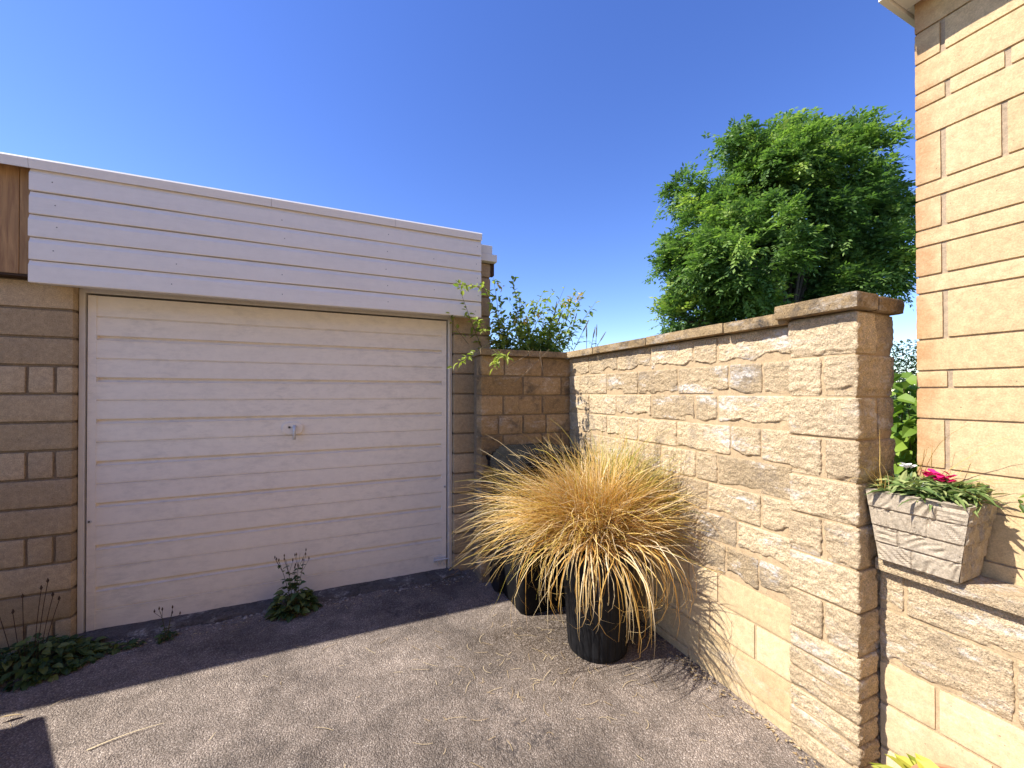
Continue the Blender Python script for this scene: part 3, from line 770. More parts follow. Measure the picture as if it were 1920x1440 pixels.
# ------------------------------------------------------------------ leaf helpers
def rot_to(d, roll):
    d = Vector(d).normalized(); up = Vector((0, 0, 1)) if abs(d.z) < 0.95 else Vector((1, 0, 0))
    x = d.cross(up).normalized(); z = x.cross(d)
    c, s = math.cos(roll), math.sin(roll)
    return d, x * c + z * s, z * c - x * s
def leaf(mb, p, d, L, W, var, roll=0.0, fold=0.25, droop=0.2, shape='oval'):
    d, x, n = rot_to(d, roll); p = Vector(p)
    dn = Vector((0, 0, -1))
    a = p; m1 = p + d * L * 0.33 + dn * L * droop * 0.15; m2 = p + d * L * 0.68 + dn * L * droop * 0.5; e = p + d * L + dn * L * droop
    w1, w2 = (W, W * 0.75) if shape == 'oval' else (W * 0.8, W)
    u = n * (W * fold)
    V = [a, m1 + x*w1*.5 + u, m1, m1 - x*w1*.5 + u, m2 + x*w2*.5 + u*.8, m2, m2 - x*w2*.5 + u*.8, e]
    mb.add([tuple(v) for v in V], [(0, 2, 1), (0, 3, 2), (1, 2, 5, 4), (2, 3, 6, 5), (4, 5, 7), (5, 6, 7)], var)
def blade(mb, p, az, el, L, W, bend, var, seg=6, twist=0.0, kink=0.0):
    """grass blade: starts at elevation el and arches over"""
    p = Vector(p); h = Vector((math.cos(az), math.sin(az), 0)); side = Vector((-h.y, h.x, 0))
    V = []; e = el; pts = [p.copy()]
    jit = 0.0
    for i in range(seg):
        t = (i + 1) / seg
        jit += random.gauss(0, .17); e += random.gauss(0, .11)
        e -= bend / seg * (0.5 + 1.2 * t)
        az2 = twist * t
        az2 += jit
        hh = h * math.cos(az2) + side * math.sin(az2)
        p = p + (hh * math.cos(e) + Vector((0, 0, 1)) * math.sin(e)) * (L / seg)
        if kink and i == 3: e -= kink
        pts.append(p.copy())
    tw = random.uniform(-0.9, 0.9)
    for i, q in enumerate(pts):
        t = i / seg; w = W * (1.0 - t ** 1.8) * 0.5 + 0.0003
        s2 = side * math.cos(tw) + Vector((0, 0, 1)) * math.sin(tw)
        V.append(tuple(q + s2 * w)); V.append(tuple(q - s2 * w))
    mb.add(V, [(2*i, 2*i+1, 2*i+3, 2*i+2) for i in range(seg)], var)

# ================================================================== BLACK POT AND TUSSOCK
pc = (1.335, 1.875)
pz = zg(pc[1])
pot = empty('plant_pot', (pc[0], pc[1], pz), 'round black ribbed plastic pot standing on the tarmac under the dry grass', 'pot')
mb = MB(); mb.lathe([(0.0, 0.0), (0.150, 0.0), (0.162, 0.006), (0.168, 0.03), (0.200, 0.53)], (*pc, pz), 96, flute=0.0035); mb.build('body', M['pot'], pot, smooth=False)
mb = MB(); mb.lathe([(0.200, 0.525), (0.214, 0.528), (0.217, 0.572), (0.210, 0.579), (0.201, 0.575), (0.196, 0.53)], (*pc, pz), 64); mb.build('rim', M['pot'], pot, smooth=True)
mb = MB(); mb.lathe([(0.0, 0.552), (0.198, 0.55)], (*pc, pz), 32); mb.build('soil', M['soil'], pot)

tuss = empty('grass_tussock', (pc[0], pc[1], pz + 0.55), 'large golden dry grass tussock spilling out of the black pot', 'ornamental grass')
mb = MB(); rr = random.Random(5); FRONT = math.atan2(-CS, -SN)
def tus(n, Lr, elr, bendr, varf, Wr=(0.0022, 0.0042), spread=0.12, azr=None, off=(0, 0), lift=(0.02, 0.17)):
    for _ in range(n):
        a = rr.uniform(0, 2 * math.pi) if azr is None else rr.uniform(*azr)
        ra = spread * math.sqrt(rr.random())
        a0 = a + rr.gauss(0, 0.8)
        p = (pc[0] + off[0] + ra * math.cos(a0), pc[1] + off[1] + ra * math.sin(a0), pz + 0.55 + rr.uniform(*lift))
        cf = max(0, math.cos(a - FRONT)); fac = 1 - 0.46 * cf ** 1.2
        blade(mb, p, a, rr.uniform(*elr) + 0.5 * cf, rr.uniform(*Lr) * fac, rr.uniform(*Wr), rr.uniform(*bendr), varf(), 7, rr.gauss(0, 0.25), abs(rr.gauss(0, .12)))
gold = lambda: min(1, max(0, rr.choice([rr.uniform(.25, .5), rr.uniform(.4, .62), rr.uniform(.55, .8), rr.uniform(.8, .93), rr.uniform(.9, 1.0)])))
green = lambda: rr.uniform(0.0, 0.3)
W1 = (.0028, .0066)
tus(1900, (0.30, 0.54), (0.85, 1.52), (0.1, 1.1), gold, W1)
tus(1900, (0.40, 0.70), (0.35, 1.0), (-0.1, 0.75), gold, W1)
tus(1500, (0.40, 0.72), (0.08, 0.5), (-0.3, 0.6), gold, W1)
tus(160, (0.32, 0.62), (0.0, 0.5), (0.7, 1.8), lambda: rr.uniform(.55, 1.0), W1)
tus(420, (0.45, 0.74), (0.7, 1.3), (0.4, 1.4), green, W1, azr=(-0.6, 0.9), off=(0.05, 0.0))
tus(420, (0.66, 0.86), (0.15, 0.6), (0.2, 0.9), gold, W1, azr=(2.5, 4.0))
tus(260, (0.30, 0.7), (0.1, 1.4), (-0.6, 2.6), gold, (.0045, .0085))
# long hanging locks at the front
fr = math.atan2(-CS, -SN)
for k in range(8):
    az = fr + (-1.2, -.85, -.45, -.2, .1, .5, .8, 1.15)[k] + rr.gauss(0, .05); L0 = rr.uniform(.42, .68); B0 = rr.uniform(1.9, 2.6); E0 = rr.uniform(.25, .7)
    for _ in range(rr.randint(9, 20)):
        a2 = az + rr.gauss(0, 0.035); ra = 0.17
        p = (pc[0] + ra * math.cos(a2) + rr.gauss(0, .012), pc[1] + ra * math.sin(a2) + rr.gauss(0, .012), pz + 0.60 + rr.uniform(0, .05))
        blade(mb, p, a2, E0 + rr.gauss(0, .12), L0 * rr.uniform(.8, 1.12), rr.uniform(.0035, .0068), B0 + rr.gauss(0, .15), rr.uniform(.6, 1.0), 9, rr.gauss(0, .18), abs(rr.gauss(0, .25)))
mb.build('blades', M['grass'], tuss, smooth=True)
# taller greener tuft leaning on the wall
mb = MB()
for _ in range(330):
    a = rr.uniform(-0.9, 1.5)
    p = (pc[0] + 0.10 + rr.gauss(0, .035), pc[1] + 0.02 + rr.gauss(0, .04), pz + 0.57 + rr.uniform(0, .1))
    blade(mb, p, a, rr.uniform(1.15, 1.5), rr.uniform(.45, .78), rr.uniform(.002, .0036), rr.uniform(.5, 1.9), rr.uniform(0, .35), 8, rr.gauss(0, .3))
mb.build('green_blades', M['grass'], tuss, smooth=True)
# fine flower stalks arching against the wall
mb = MB()
for _ in range(60):
    a = rr.uniform(-1.3, 1.0)
    p = (pc[0] + 0.12 + rr.gauss(0, .04), pc[1] + rr.gauss(0, .06), pz + 0.57 + rr.uniform(0, .1))
    blade(mb, p, a, rr.uniform(.9, 1.5), rr.uniform(.75, 1.0), rr.uniform(.0014, .0022), rr.uniform(1.4, 2.9), rr.uniform(.3, .9), 10, rr.gauss(0, .3))
mb.build('flower_stalks', M['grass'], tuss, smooth=True)

# ================================================================== WHEELIE BIN
def wheelie(loc, label):
    x0, y0 = loc[0], loc[1]; z0 = zg(y0)
    w = empty('wheelie_bin', (x0, y0, z0), label, 'wheelie bin')
    def ring(z, hx_, hy0, hy1, r, n=6):
        pts = []
        for (cx, cy, a0) in ((hx_ - r, hy1 - r, 0), (-hx_ + r, hy1 - r, 90), (-hx_ + r, hy0 + r, 180), (hx_ - r, hy0 + r, 270)):
            for k in range(n + 1):
                a = math.radians(a0 + 90 * k / n); pts.append((x0 + cx + r * math.cos(a), y0 + cy + r * math.sin(a), z0 + z))
        return pts
    def loft(mb, rings, capb=True, capt=True):
        n = len(rings[0]); V = [p for r in rings for p in r]
        f = [(i*n+k, i*n+(k+1) % n, (i+1)*n+(k+1) % n, (i+1)*n+k) for i in range(len(rings)-1) for k in range(n)]
        if capb: f.append(tuple(range(n-1, -1, -1)))
        if capt: f.append(tuple((len(rings)-1)*n + k for k in range(n)))
        mb.add(V, f)
    mb = MB(); loft(mb, [ring(0.0, .20, -.185, .16, .05), ring(0.02, .212, -.197, .18, .06), ring(.25, .23, -.22, .215, .055), ring(.86, .262, -.275, .255, .05), ring(.90, .264, -.28, .26, .05)], True, False)
    mb.build('body', M['bin'], w, smooth=True)
    mb = MB(); loft(mb, [ring(.895, .268, -.285, .265, .05), ring(.90, .29, -.305, .275, .05), ring(.945, .29, -.305, .275, .05), ring(.95, .275, -.29, .265, .05)], True, True)
    mb.build('rim', M['bin'], w)
    mb = MB(); z = .951; hx_, a, b = .287, -.315, .262
    rs = []
    for k, (zz, ins) in enumerate(((0, 0), (.022, .004), (.026, .02), (.045, .024), (.049, .04), (.066, .044), (.070, .06), (.086, .066), (.094, .085))):
        rs.append(ring(z + zz, hx_ - ins, a + ins, b - ins * 0.7, .05))
    loft(mb, rs); mb.build('lid', M['bin_lid'], w)
    mb = MB(); mb.tube([(x0 - .27, y0 + .30, z0 + .955), (x0 + .27, y0 + .30, z0 + .955)], .014, 10)
    for s in (-.27, -.09, .09, .27): mb.tube([(x0 + s, y0 + .24, z0 + .93), (x0 + s, y0 + .30, z0 + .955)], .012, 8)
    mb.build('handle', M['bin'], w)
    for s in (-1, 1):
        mb = MB(); V = []
        mb.tube([(x0 + s * .205, y0 + .20, z0 + .10), (x0 + s * .25, y0 + .20, z0 + .10)], .10, 24); mb.build('wheel', M['pot'], w)
    return w
wheelie((1.262, 2.475), 'black wheelie bin with stepped lid half hidden behind the golden grass')
lw = empty('shadow_caster_wall', (-2.2, 2.58, 0), 'unseen low block wall added left of the drive to cast a shadow on the tarmac', 'wall')  # added out of view; angle and height set for its shadow
def slab(name, mat, a, b, w, z0, z1, over=0.0):
    a = Vector(a); b = Vector(b); d = (b - a).normalized(); n = Vector((-d.y, d.x)) 
    if n.x > 0: n = -n
    a = a - d * over; b = b + d * over; V = []
    q = [a - n * over, b - n * over, b + n * (w + over), a + n * (w + over)]
    V = [(p.x, p.y, z0) for p in q] + [(p.x, p.y, z1) for p in q]
    m = MB(); m.add(V, [(0,3,2,1),(4,5,6,7),(0,1,5,4),(1,2,6,5),(2,3,7,6),(3,0,4,7)])
    return m.build(name, M[mat], lw, bevel=0.02)
slab('masonry', 'garage_block', (-2.22, 2.57), (-1.55, 1.43), .2, -0.1, 1.05)
slab('coping', 'coping', (-2.22, 2.57), (-1.55, 1.43), .2, 1.051, 1.10, .03)

# ================================================================== SHRUB BEHIND THE END WALL
rs_ = random.Random(3)
shrub = empty('shrub', (1.45, 3.25, -0.05), 'loose green shrub with yellow blooms behind the shaded end wall', 'shrub')
stm, lfm, flm, spk = MB(), MB(), MB(), MB()
def bez(a, b, c, n=7): return [a.lerp(b, i/n).lerp(b.lerp(c, i/n), i/n) for i in range(n+1)]
def twig(base, tip, r0=0.004, nleaf=22, sag=0.1, lsize=(.038, .068), start=0.3, var=(0.3, 1.0)):
    mid = base.lerp(tip, 0.55) + Vector((rs_.gauss(0, .05), rs_.gauss(0, .05), sag + rs_.gauss(0, .04)))
    pts = bez(base, mid, tip, 8)
    stm.tube(pts, [r0 * (1 - .8 * i / 8) for i in range(9)], 5)
    for k in range(nleaf):
        t = start + (1 - start) * rs_.random() ** 0.8
        i = min(7, int(t * 8)); p = pts[i].lerp(pts[i+1], t * 8 - i)
        d = (pts[i+1] - pts[i]).normalized() * .5 + Vector((rs_.gauss(0, 1), rs_.gauss(0, 1), rs_.gauss(0.1, .7))).normalized()
        L = rs_.uniform(*lsize)
        leaf(lfm, p + d * 0.006, d, L, L * rs_.uniform(.38, .55), rs_.uniform(*var), rs_.uniform(-1, 1), .25, rs_.uniform(0, .5))
    return pts
root = Vector((1.5, 3.3, -0.05))
tips_px = [(860, 535, 2.75), (905, 535, 2.85), (925, 520, 2.95), (960, 515, 3.2), (935, 560, 3.1), (955, 590, 3.1), (980, 570, 3.2), (1000, 560, 3.3), (1020, 575, 3.4), (1040, 545, 3.3),
           (1060, 535, 3.3), (1080, 545, 3.4), (1095, 550, 3.4), (1118, 565, 3.4), (1070, 570, 3.3), (1085, 600, 3.3), (1030, 610, 3.2), (1000, 610, 3.2), (975, 620, 3.1), (950, 625, 3.1),
           (930, 600, 3.05), (1050, 620, 3.2), (1065, 640, 3.2), (1010, 640, 3.15), (985, 645, 3.1), (1040, 590, 3.4), (1055, 560, 3.5), (990, 590, 3.4), (940, 640, 3.05), (1075, 625, 3.4), (1020, 545, 3.6), (970, 545, 3.5)]
for (x, y, fw) in tips_px:
    tip = at(x, y, fw + 0.1)
    hub = Vector((1.45 + rs_.uniform(-.2, .35), 3.25 + rs_.uniform(-.1, .25), 1.35 + rs_.uniform(-.1, .2)))
    twig(hub, tip, 0.0045, rs_.randint(26, 40), 0.12)
    for _ in range(4):
        t2 = hub.lerp(tip, rs_.uniform(.4, .85)) + Vector((rs_.gauss(0, .07), rs_.gauss(0, .07), rs_.gauss(0.02, .07)))
        twig(hub.lerp(tip, .3), t2, .0025, rs_.randint(12, 22), .04)
for _ in range(95):                           # twiggy mass low in the bush
    a = Vector((rs_.uniform(1.12, 1.95), rs_.uniform(3.12, 3.5), rs_.uniform(1.45, 1.75)))
    twig(a + Vector((rs_.gauss(0, .08), 0, -.2)), a + Vector((rs_.gauss(0, .12), rs_.gauss(0, .1), rs_.uniform(.03, .2))), .003, 16, .05, (.025, .05))
for _ in range(9):
    hub = Vector((1.45 + rs_.uniform(-.2, .35), 3.25 + rs_.uniform(-.1, .25), 1.4))
    stm.tube(bez(root + Vector((rs_.gauss(0, .05), rs_.gauss(0, .05), 0)), root.lerp(hub, .5), hub, 6), [.014, .013, .012, .011, .010, .009, .007], 6)
# sprays that hang over the front of the wall
for (bx, by, x, y, bf, tf) in ((925, 640, 848, 688, 2.98, 2.78), (935, 655, 925, 690, 2.95, 2.80), (920, 650, 895, 600, 3.0, 2.85), (925, 655, 955, 672, 2.95, 2.82), (930, 560, 858, 533, 3.0, 2.78)):
    twig(at(bx, by, bf), at(x, y, tf), .0028, 24, .05, (.03, .055), .45, (.5, 1.0))
for (x, y) in ((938, 538), (965, 600), (985, 600), (1068, 560), (1090, 553), (1060, 570), (985, 603), (1010, 590), (1080, 560)):
    c = at(x, y, 3.2)
    for k in range(9):
        if k == 0: flm = MB()
        leaf(flm, c + Vector((rs_.gauss(0, .012), rs_.gauss(0, .012), rs_.gauss(0, .012))), (rs_.gauss(0, 1), rs_.gauss(0, 1), rs_.gauss(.3, 1)), .03, .02, rs_.random())
    flm.build('flower', M['yellow_leaf'], shrub)
for (x, y) in ((1040, 590), (1075, 610), (1045, 605), (1093, 622), (1100, 635), (1112, 634), (1118, 632), (1125, 640)):
    c = at(x, y, 3.5); d = Vector((rs_.gauss(.25, .3), rs_.gauss(0, .3), 1)).normalized()
    stm.tube([c - d * .22, c], [.003, .002], 5)
    spk = MB(); spk.tube([c, c + d * .03, c + d * .08, c + d * .12], [.003, .006, .005, .002], 6, a=rs_.random()); spk.build('seed_spike', M['grey_spike'], shrub)
    for k in range(6): leaf(lfm, c - d * rs_.uniform(.02, .2), (rs_.gauss(0, 1), rs_.gauss(0, 1), .3), .05, .014, rs_.uniform(.2, .6))
stm.build('stems', M['stem'], shrub); lfm.build('leaves', M['bush_leaf'], shrub)
# bare dry twigs hooked over the coping
for pts in ([(950, 690), (985, 668), (1000, 655)], [(1018, 695), (1012, 665), (1014, 655)], [(965, 715), (985, 700), (1030, 655)], [(905, 675), (922, 684)], [(965, 716), (992, 695)], [(885, 705), (912, 725)]):
    mb = MB(); mb.tube([at(x, y, 2.92) for x, y in pts], [.0022] * (len(pts) - 1) + [.0014], 5); mb.build('dry_twig', M['twig'], shrub)

# ================================================================== TREE
def tree(loc, lobes, label, name='ash_tree', cat='tree', nspray=18000, leafL=0.15, seed=1):
    R_ = np.random.default_rng(seed); rt = random.Random(seed)
    t = empty(name, loc, label, cat)
    tr = MB(); base = Vector(loc)
    fork = base + Vector((0, 0, 2.6))
    tr.tube([base + Vector((0, 0, -.3)), base + Vector((.03, 0, .8)), base + Vector((0, .05, 1.8)), fork], [.22, .18, .16, .15], 10)
    for (c, r) in lobes:
        c = Vector(c)
        for k in range(3):
            tip = c + Vector((rt.gauss(0, .35), rt.gauss(0, .35), rt.gauss(.0, .35))) * r
            st = base + Vector((0, 0, rt.uniform(1.6, 2.9)))
            mid = st.lerp(tip, .5) + Vector((0, 0, .5 * rt.random()))
            pts = bez(st, mid, tip, 8); tr.tube(pts, [.07 * (1 - .85 * i / 8) + .008 for i in range(9)], 6)
    tr.build('trunk', M['bark'], t, smooth=True)
    # crown: compound leaves (pinnate sprays) gathered in clumps
    tot = sum(r ** 2 for _, r in lobes)
    Q, O, LS, T = [], [], [], []
    for (c, r) in lobes:
        for _ in range(int(440 * r ** 2 / tot) + 5):
            d = R_.normal(size=3); d /= np.linalg.norm(d)
            rad = r * (0.35 + 0.67 * R_.random() ** 0.5)
            cc = np.array(c) + d * rad
            ns = int(nspray / 440 * R_.uniform(.6, 1.4)); csz = 0.20 + 0.2 * R_.random()
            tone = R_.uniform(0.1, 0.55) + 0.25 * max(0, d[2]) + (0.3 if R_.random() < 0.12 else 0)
            Q.append(cc + R_.normal(size=(ns, 3)) * csz * np.array([.7, .7, .55]))
            o_ = d * 0.8 + R_.normal(size=(ns, 3)) * 0.6 + np.array([0, 0, 0.3]); O.append(o_)
            T.append(np.clip(tone + R_.normal(size=ns) * .12, 0, 1))
    Q = np.concatenate(Q); O = np.concatenate(O); T = np.concatenate(T); N_ = len(Q)
    nrm = lambda v: v / (np.linalg.norm(v, axis=1, keepdims=True) + 1e-9)
    O = nrm(O); LS = R_.uniform(.24, .44, N_)[:, None]
    SD = nrm(np.cross(O, [0, 0, 1.0])); UP = np.cross(SD, O)
    VV, AA = [], []
    for k in range(5):
        tt = 0.2 + 0.2 * k
        pcs = Q + O * LS * tt + np.array([0, 0, -0.35]) * LS * tt * tt
        for s_ in ((-1, 1) if k < 4 else (0,)):
            dr = nrm((O * 0.55 + SD * s_ * 0.85 + np.array([0, 0, -0.3]) if s_ else O + np.array([0, 0, -.5])) + R_.normal(size=(N_, 3)) * .16)
            wv = nrm(np.cross(dr, UP + R_.normal(size=(N_, 3)) * .35))
            l_ = leafL * R_.uniform(.75, 1.2, N_)[:, None]; w_ = l_ * 0.42
            VV.append(np.stack([pcs, pcs + dr*l_*.45 + wv*w_*.5, pcs + dr*l_, pcs + dr*l_*.45 - wv*w_*.5], 1).reshape(-1, 3))
            AA.append(np.repeat(np.clip(T + R_.normal(size=N_) * .06, 0, 1), 4))
    VV = np.concatenate(VV); AA = np.concatenate(AA); nq = len(VV) // 4
    mb = MB(); mb.v = [VV]; mb.a = [AA]; mb.f = np.arange(nq * 4).reshape(-1, 4).tolist(); mb.m = [0] * nq; mb.n = len(VV)
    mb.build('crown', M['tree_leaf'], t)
    return t
FT = 13.0
def lobe(x, y, r, df=0.0):
    p = at(1480 + (x - 1480) * .97, 430 + (y - 430) * .95 + 14, FT + df); return (tuple(p), r * 0.88 / F * FT)
tb = at(1465, 600, FT); tb.z = -0.05
tree(tuple(tb), [lobe(1490, 365, 130), lobe(1455, 300, 72, -.4), lobe(1400, 320, 62, .3), lobe(1590, 300, 72), lobe(1530, 275, 52, .6), lobe(1330, 410, 78), lobe(1300, 485, 62, -.5), lobe(1390, 470, 100, -1.2),
                lobe(1630, 400, 72), lobe(1640, 470, 60, -.4), lobe(1540, 470, 100, .8), lobe(1310, 560, 66, .4), lobe(1390, 570, 70, -.4), lobe(1590, 500, 50, 0), lobe(1260, 470, 26), lobe(1460, 560, 60, 1.0), lobe(1465, 232, 30, 0), lobe(1600, 240, 34, -.2), lobe(1645, 515, 46, .2), lobe(1570, 540, 46, -.3), lobe(1380, 250, 24, 0), lobe(1285, 345, 28, 0), lobe(1260, 590, 30, 0), lobe(1675, 350, 34, 0)],
     'large bushy ash tree rising behind the garden wall against the blue sky')

# ---- things seen through the gap between pillar and house
def leafy(name, label, cat, c, rad, n, L, mat, seed, stemcol='stem', aspect=.5):
    r_ = random.Random(seed); e = empty(name, (c[0], c[1], -0.05), label, cat)
    lf, st = MB(), MB()
    for _ in range(n):
        d = Vector((r_.gauss(0, 1), r_.gauss(0, 1), r_.gauss(0, 1))).normalized() * (r_.random() ** .4)
        p = Vector((c[0] + d.x * rad[0], c[1] + d.y * rad[1], c[2] + d.z * rad[2]))
        l = r_.uniform(.6, 1.2) * L
        leaf(lf, p, (d.x + r_.gauss(0, .5), d.y + r_.gauss(0, .5), d.z * .4 + r_.gauss(.1, .4)), l, l * aspect, r_.random(), r_.uniform(-1, 1), .2, .4)
    for _ in range(14):
        tip = Vector((c[0] + r_.gauss(0, .5) * rad[0], c[1] + r_.gauss(0, .5) * rad[1], c[2] + r_.uniform(-.2, .8) * rad[2]))
        b = Vector((c[0] + r_.gauss(0, .12), c[1] + r_.gauss(0, .12), -0.05))
        st.tube(bez(b, b.lerp(tip, .6) + Vector((0, 0, .1)), tip, 5), [.014, .012, .010, .008, .006, .003], 5)
    st.build('stems', M[stemcol], e); lf.build('foliage', M[mat], e)
    return e
g1 = at(1700, 760, 8.2)
leafy('hedge', 'dark green conifer hedge seen through the gap between pillar and house', 'hedge', (g1.x, g1.y, 1.15), (1.1, .9, 1.4), 9000, .10, 'hedge_leaf', 4, 'bark', .35)
g2 = at(1702, 780, 4.4)
leafy('leafy_bush', 'pale green broad leaved bush just behind the pillar in the gap', 'bush', (g2.x, g2.y, 0.95), (.42, .4, .72), 520, .17, 'pale_leaf', 6, 'stem', .75)

# ================================================================== PLANTS IN THE TROUGH
rp = random.Random(21)
tp = Vector((1.88, 0.67, tz1 - 0.012))
def rosette(name, label, cat, spots, matl, L, n, seed, asp=.3, flowers=None, fmat=None, grp=None, up=.6):
    r_ = random.Random(seed); c = spots[0]
    e = empty(name, c, label, cat, grp); lf = MB(); fl = MB(); st = MB()
    for c in spots:
        for _ in range(n):
            d = Vector((r_.gauss(0, 1), r_.gauss(0, 1), r_.uniform(.1, 1.6) * up))
            p = Vector(c) + Vector((r_.gauss(0, .022), r_.gauss(0, .022), r_.uniform(0.01, .055)))
            l = L * r_.uniform(.6, 1.25); leaf(lf, p, d, l, l * asp, r_.random(), r_.uniform(-.8, .8), .2, r_.uniform(.1, .7))
    lf.build('leaves', M[matl], e)
    if flowers:
        for f, nf, sz in flowers:
            fl = MB()
            b = Vector(spots[0]); st.tube(bez(b, b.lerp(Vector(f), .5) + Vector((0, 0, .01)), Vector(f), 4), .0016, 5)
            for k in range(nf):
                a = 2 * math.pi * k / nf + r_.gauss(0, .15)
                q = Vector(f) + Vector((r_.gauss(0, sz * .22), r_.gauss(0, sz * .22), r_.gauss(0, sz * .16)))
                leaf(fl, q, (math.cos(a), math.sin(a), r_.uniform(.1, .9)), sz * .62, sz * .5, r_.random(), r_.uniform(-.3, .3), .1, .1, 'petal')
            fl.build('flower_head', M[fmat], e)
        st.build('flower_stems', M['stem'], e)
    return e
zz = tz1 - 0.015
rosette('pink_flower', 'plant with magenta pink flower heads in the middle of the stone trough', 'flower', [(1.87, .655, zz), (1.84, .63, zz), (1.89, .69, zz)], 'trough_leaf', .06, 45, 2, .28,
        [((1.86, .672, zz + .075), 24, .046), ((1.875, .645, zz + .068), 22, .042), ((1.85, .655, zz + .07), 20, .038), ((1.85, .632, zz + .045), 18, .034), ((1.84, .645, zz + .02), 12, .022), ((1.88, .62, zz + .052), 14, .028)], 'pink')
rosette('white_flower', 'small white flowers above green leaves at the left end of the stone trough', 'flower', [(1.84, .745, zz), (1.82, .72, zz), (1.86, .765, zz)], 'trough_leaf', .055, 42, 4, .32,
        [((1.88, .75, zz + .095), 16, .032), ((1.80, .69, zz + .045), 16, .034)], 'white_petal')
rosette('trailing_plant', 'green narrow leaved plant at the right end of the stone trough', 'plant', [(1.87, .60, zz), (1.83, .60, zz), (1.885, .61, zz), (1.80, .595, zz), (1.80, .64, zz), (1.785, .69, zz), (1.79, .735, zz)], 'trough_leaf', .07, 45, 9, .2)
e = empty('wispy_grass', (1.90, .73, zz), 'thin dry grass stalks fanning out of the stone trough', 'grass'); mb = MB()
for _ in range(26):
    blade(mb, (1.90 + rp.gauss(0, .02), .70 + rp.gauss(0, .03), zz), rp.uniform(-2.3, -0.6), rp.uniform(.8, 1.5), rp.uniform(.16, .34), .0016, rp.uniform(.2, 1.4), rp.uniform(.2, .7), 8)
for _ in range(26):
    blade(mb, (1.79 + rp.gauss(0, .012), .775 + rp.gauss(0, .01), zz), rp.uniform(1.6, 3.6), rp.uniform(.9, 1.45), rp.uniform(.10, .24), .0018, rp.uniform(.1, .9), rp.uniform(.4, .9), 7)
mb.build('blades', M['grass'], e)
# sprig of the next plant, rooted further along the slab
e = empty('leafy_sprig', (1.90, 0.43, CH - 0.6), 'leafy green sprig poking in at the right edge above the slab', 'plant'); lf, st = MB(), MB()
sp_ = bez(Vector((1.90, .36, CH - .60)), Vector((1.88, .42, CH - .33)), Vector((1.88, .49, CH - .335)), 8); st.tube(sp_, .0022, 5)
sp2 = bez(Vector((1.90, .36, CH - .60)), Vector((1.91, .40, CH - .36)), Vector((1.90, .46, CH - .30)), 8); st.tube(sp2, .0022, 5)
for pts in (sp_, sp2):
    for k in range(15):
        q = pts[rp.randint(3, 8)]; l = rp.uniform(.03, .055)
        leaf(lf, q, (rp.gauss(0, .6), rp.gauss(.5, .7), rp.gauss(0, .5)), l, l * .4, rp.random(), rp.uniform(-1, 1), .2, .3)
st.build('stems', M['stem'], e); lf.build('leaves', M['bush_leaf'], e)

# ================================================================== TERRACOTTA POT, BOTTOM RIGHT
tc = (1.66, 0.50); hz0 = 0.0
tpot = empty('terracotta_pot', (*tc, hz0), 'terracotta pot at the bottom right corner in front of the low wall', 'pot')
TH = 0.25
mb = MB(); mb.lathe([(0.0, 0.0), (.10, 0.0), (.135, TH - .05), (.15, TH - .048), (.153, TH), (.138, TH + .003), (.132, TH - .04), (0, TH - .045)], (*tc, hz0), 40); mb.build('body', M['terracotta'], tpot, smooth=False)
e = empty('potted_plant', (*tc, hz0 + TH - .04), 'yellow green leafy plant growing in the terracotta pot', 'plant'); lf = MB()
for k in range(34):
    a = rp.uniform(1.2, 4.6); rad = rp.uniform(.02, .13); l = rp.uniform(.06, .10)
    leaf(lf, (tc[0] + rad * math.cos(a), tc[1] + .03 + rad * math.sin(a), hz0 + TH - .045 + rp.uniform(0, .035)), (math.cos(a), math.sin(a), rp.uniform(.2, 1.0)), l, l * .55, rp.random(), rp.uniform(-.6, .6), .2, .2)
lf.build('leaves', M['lime_leaf'], e)

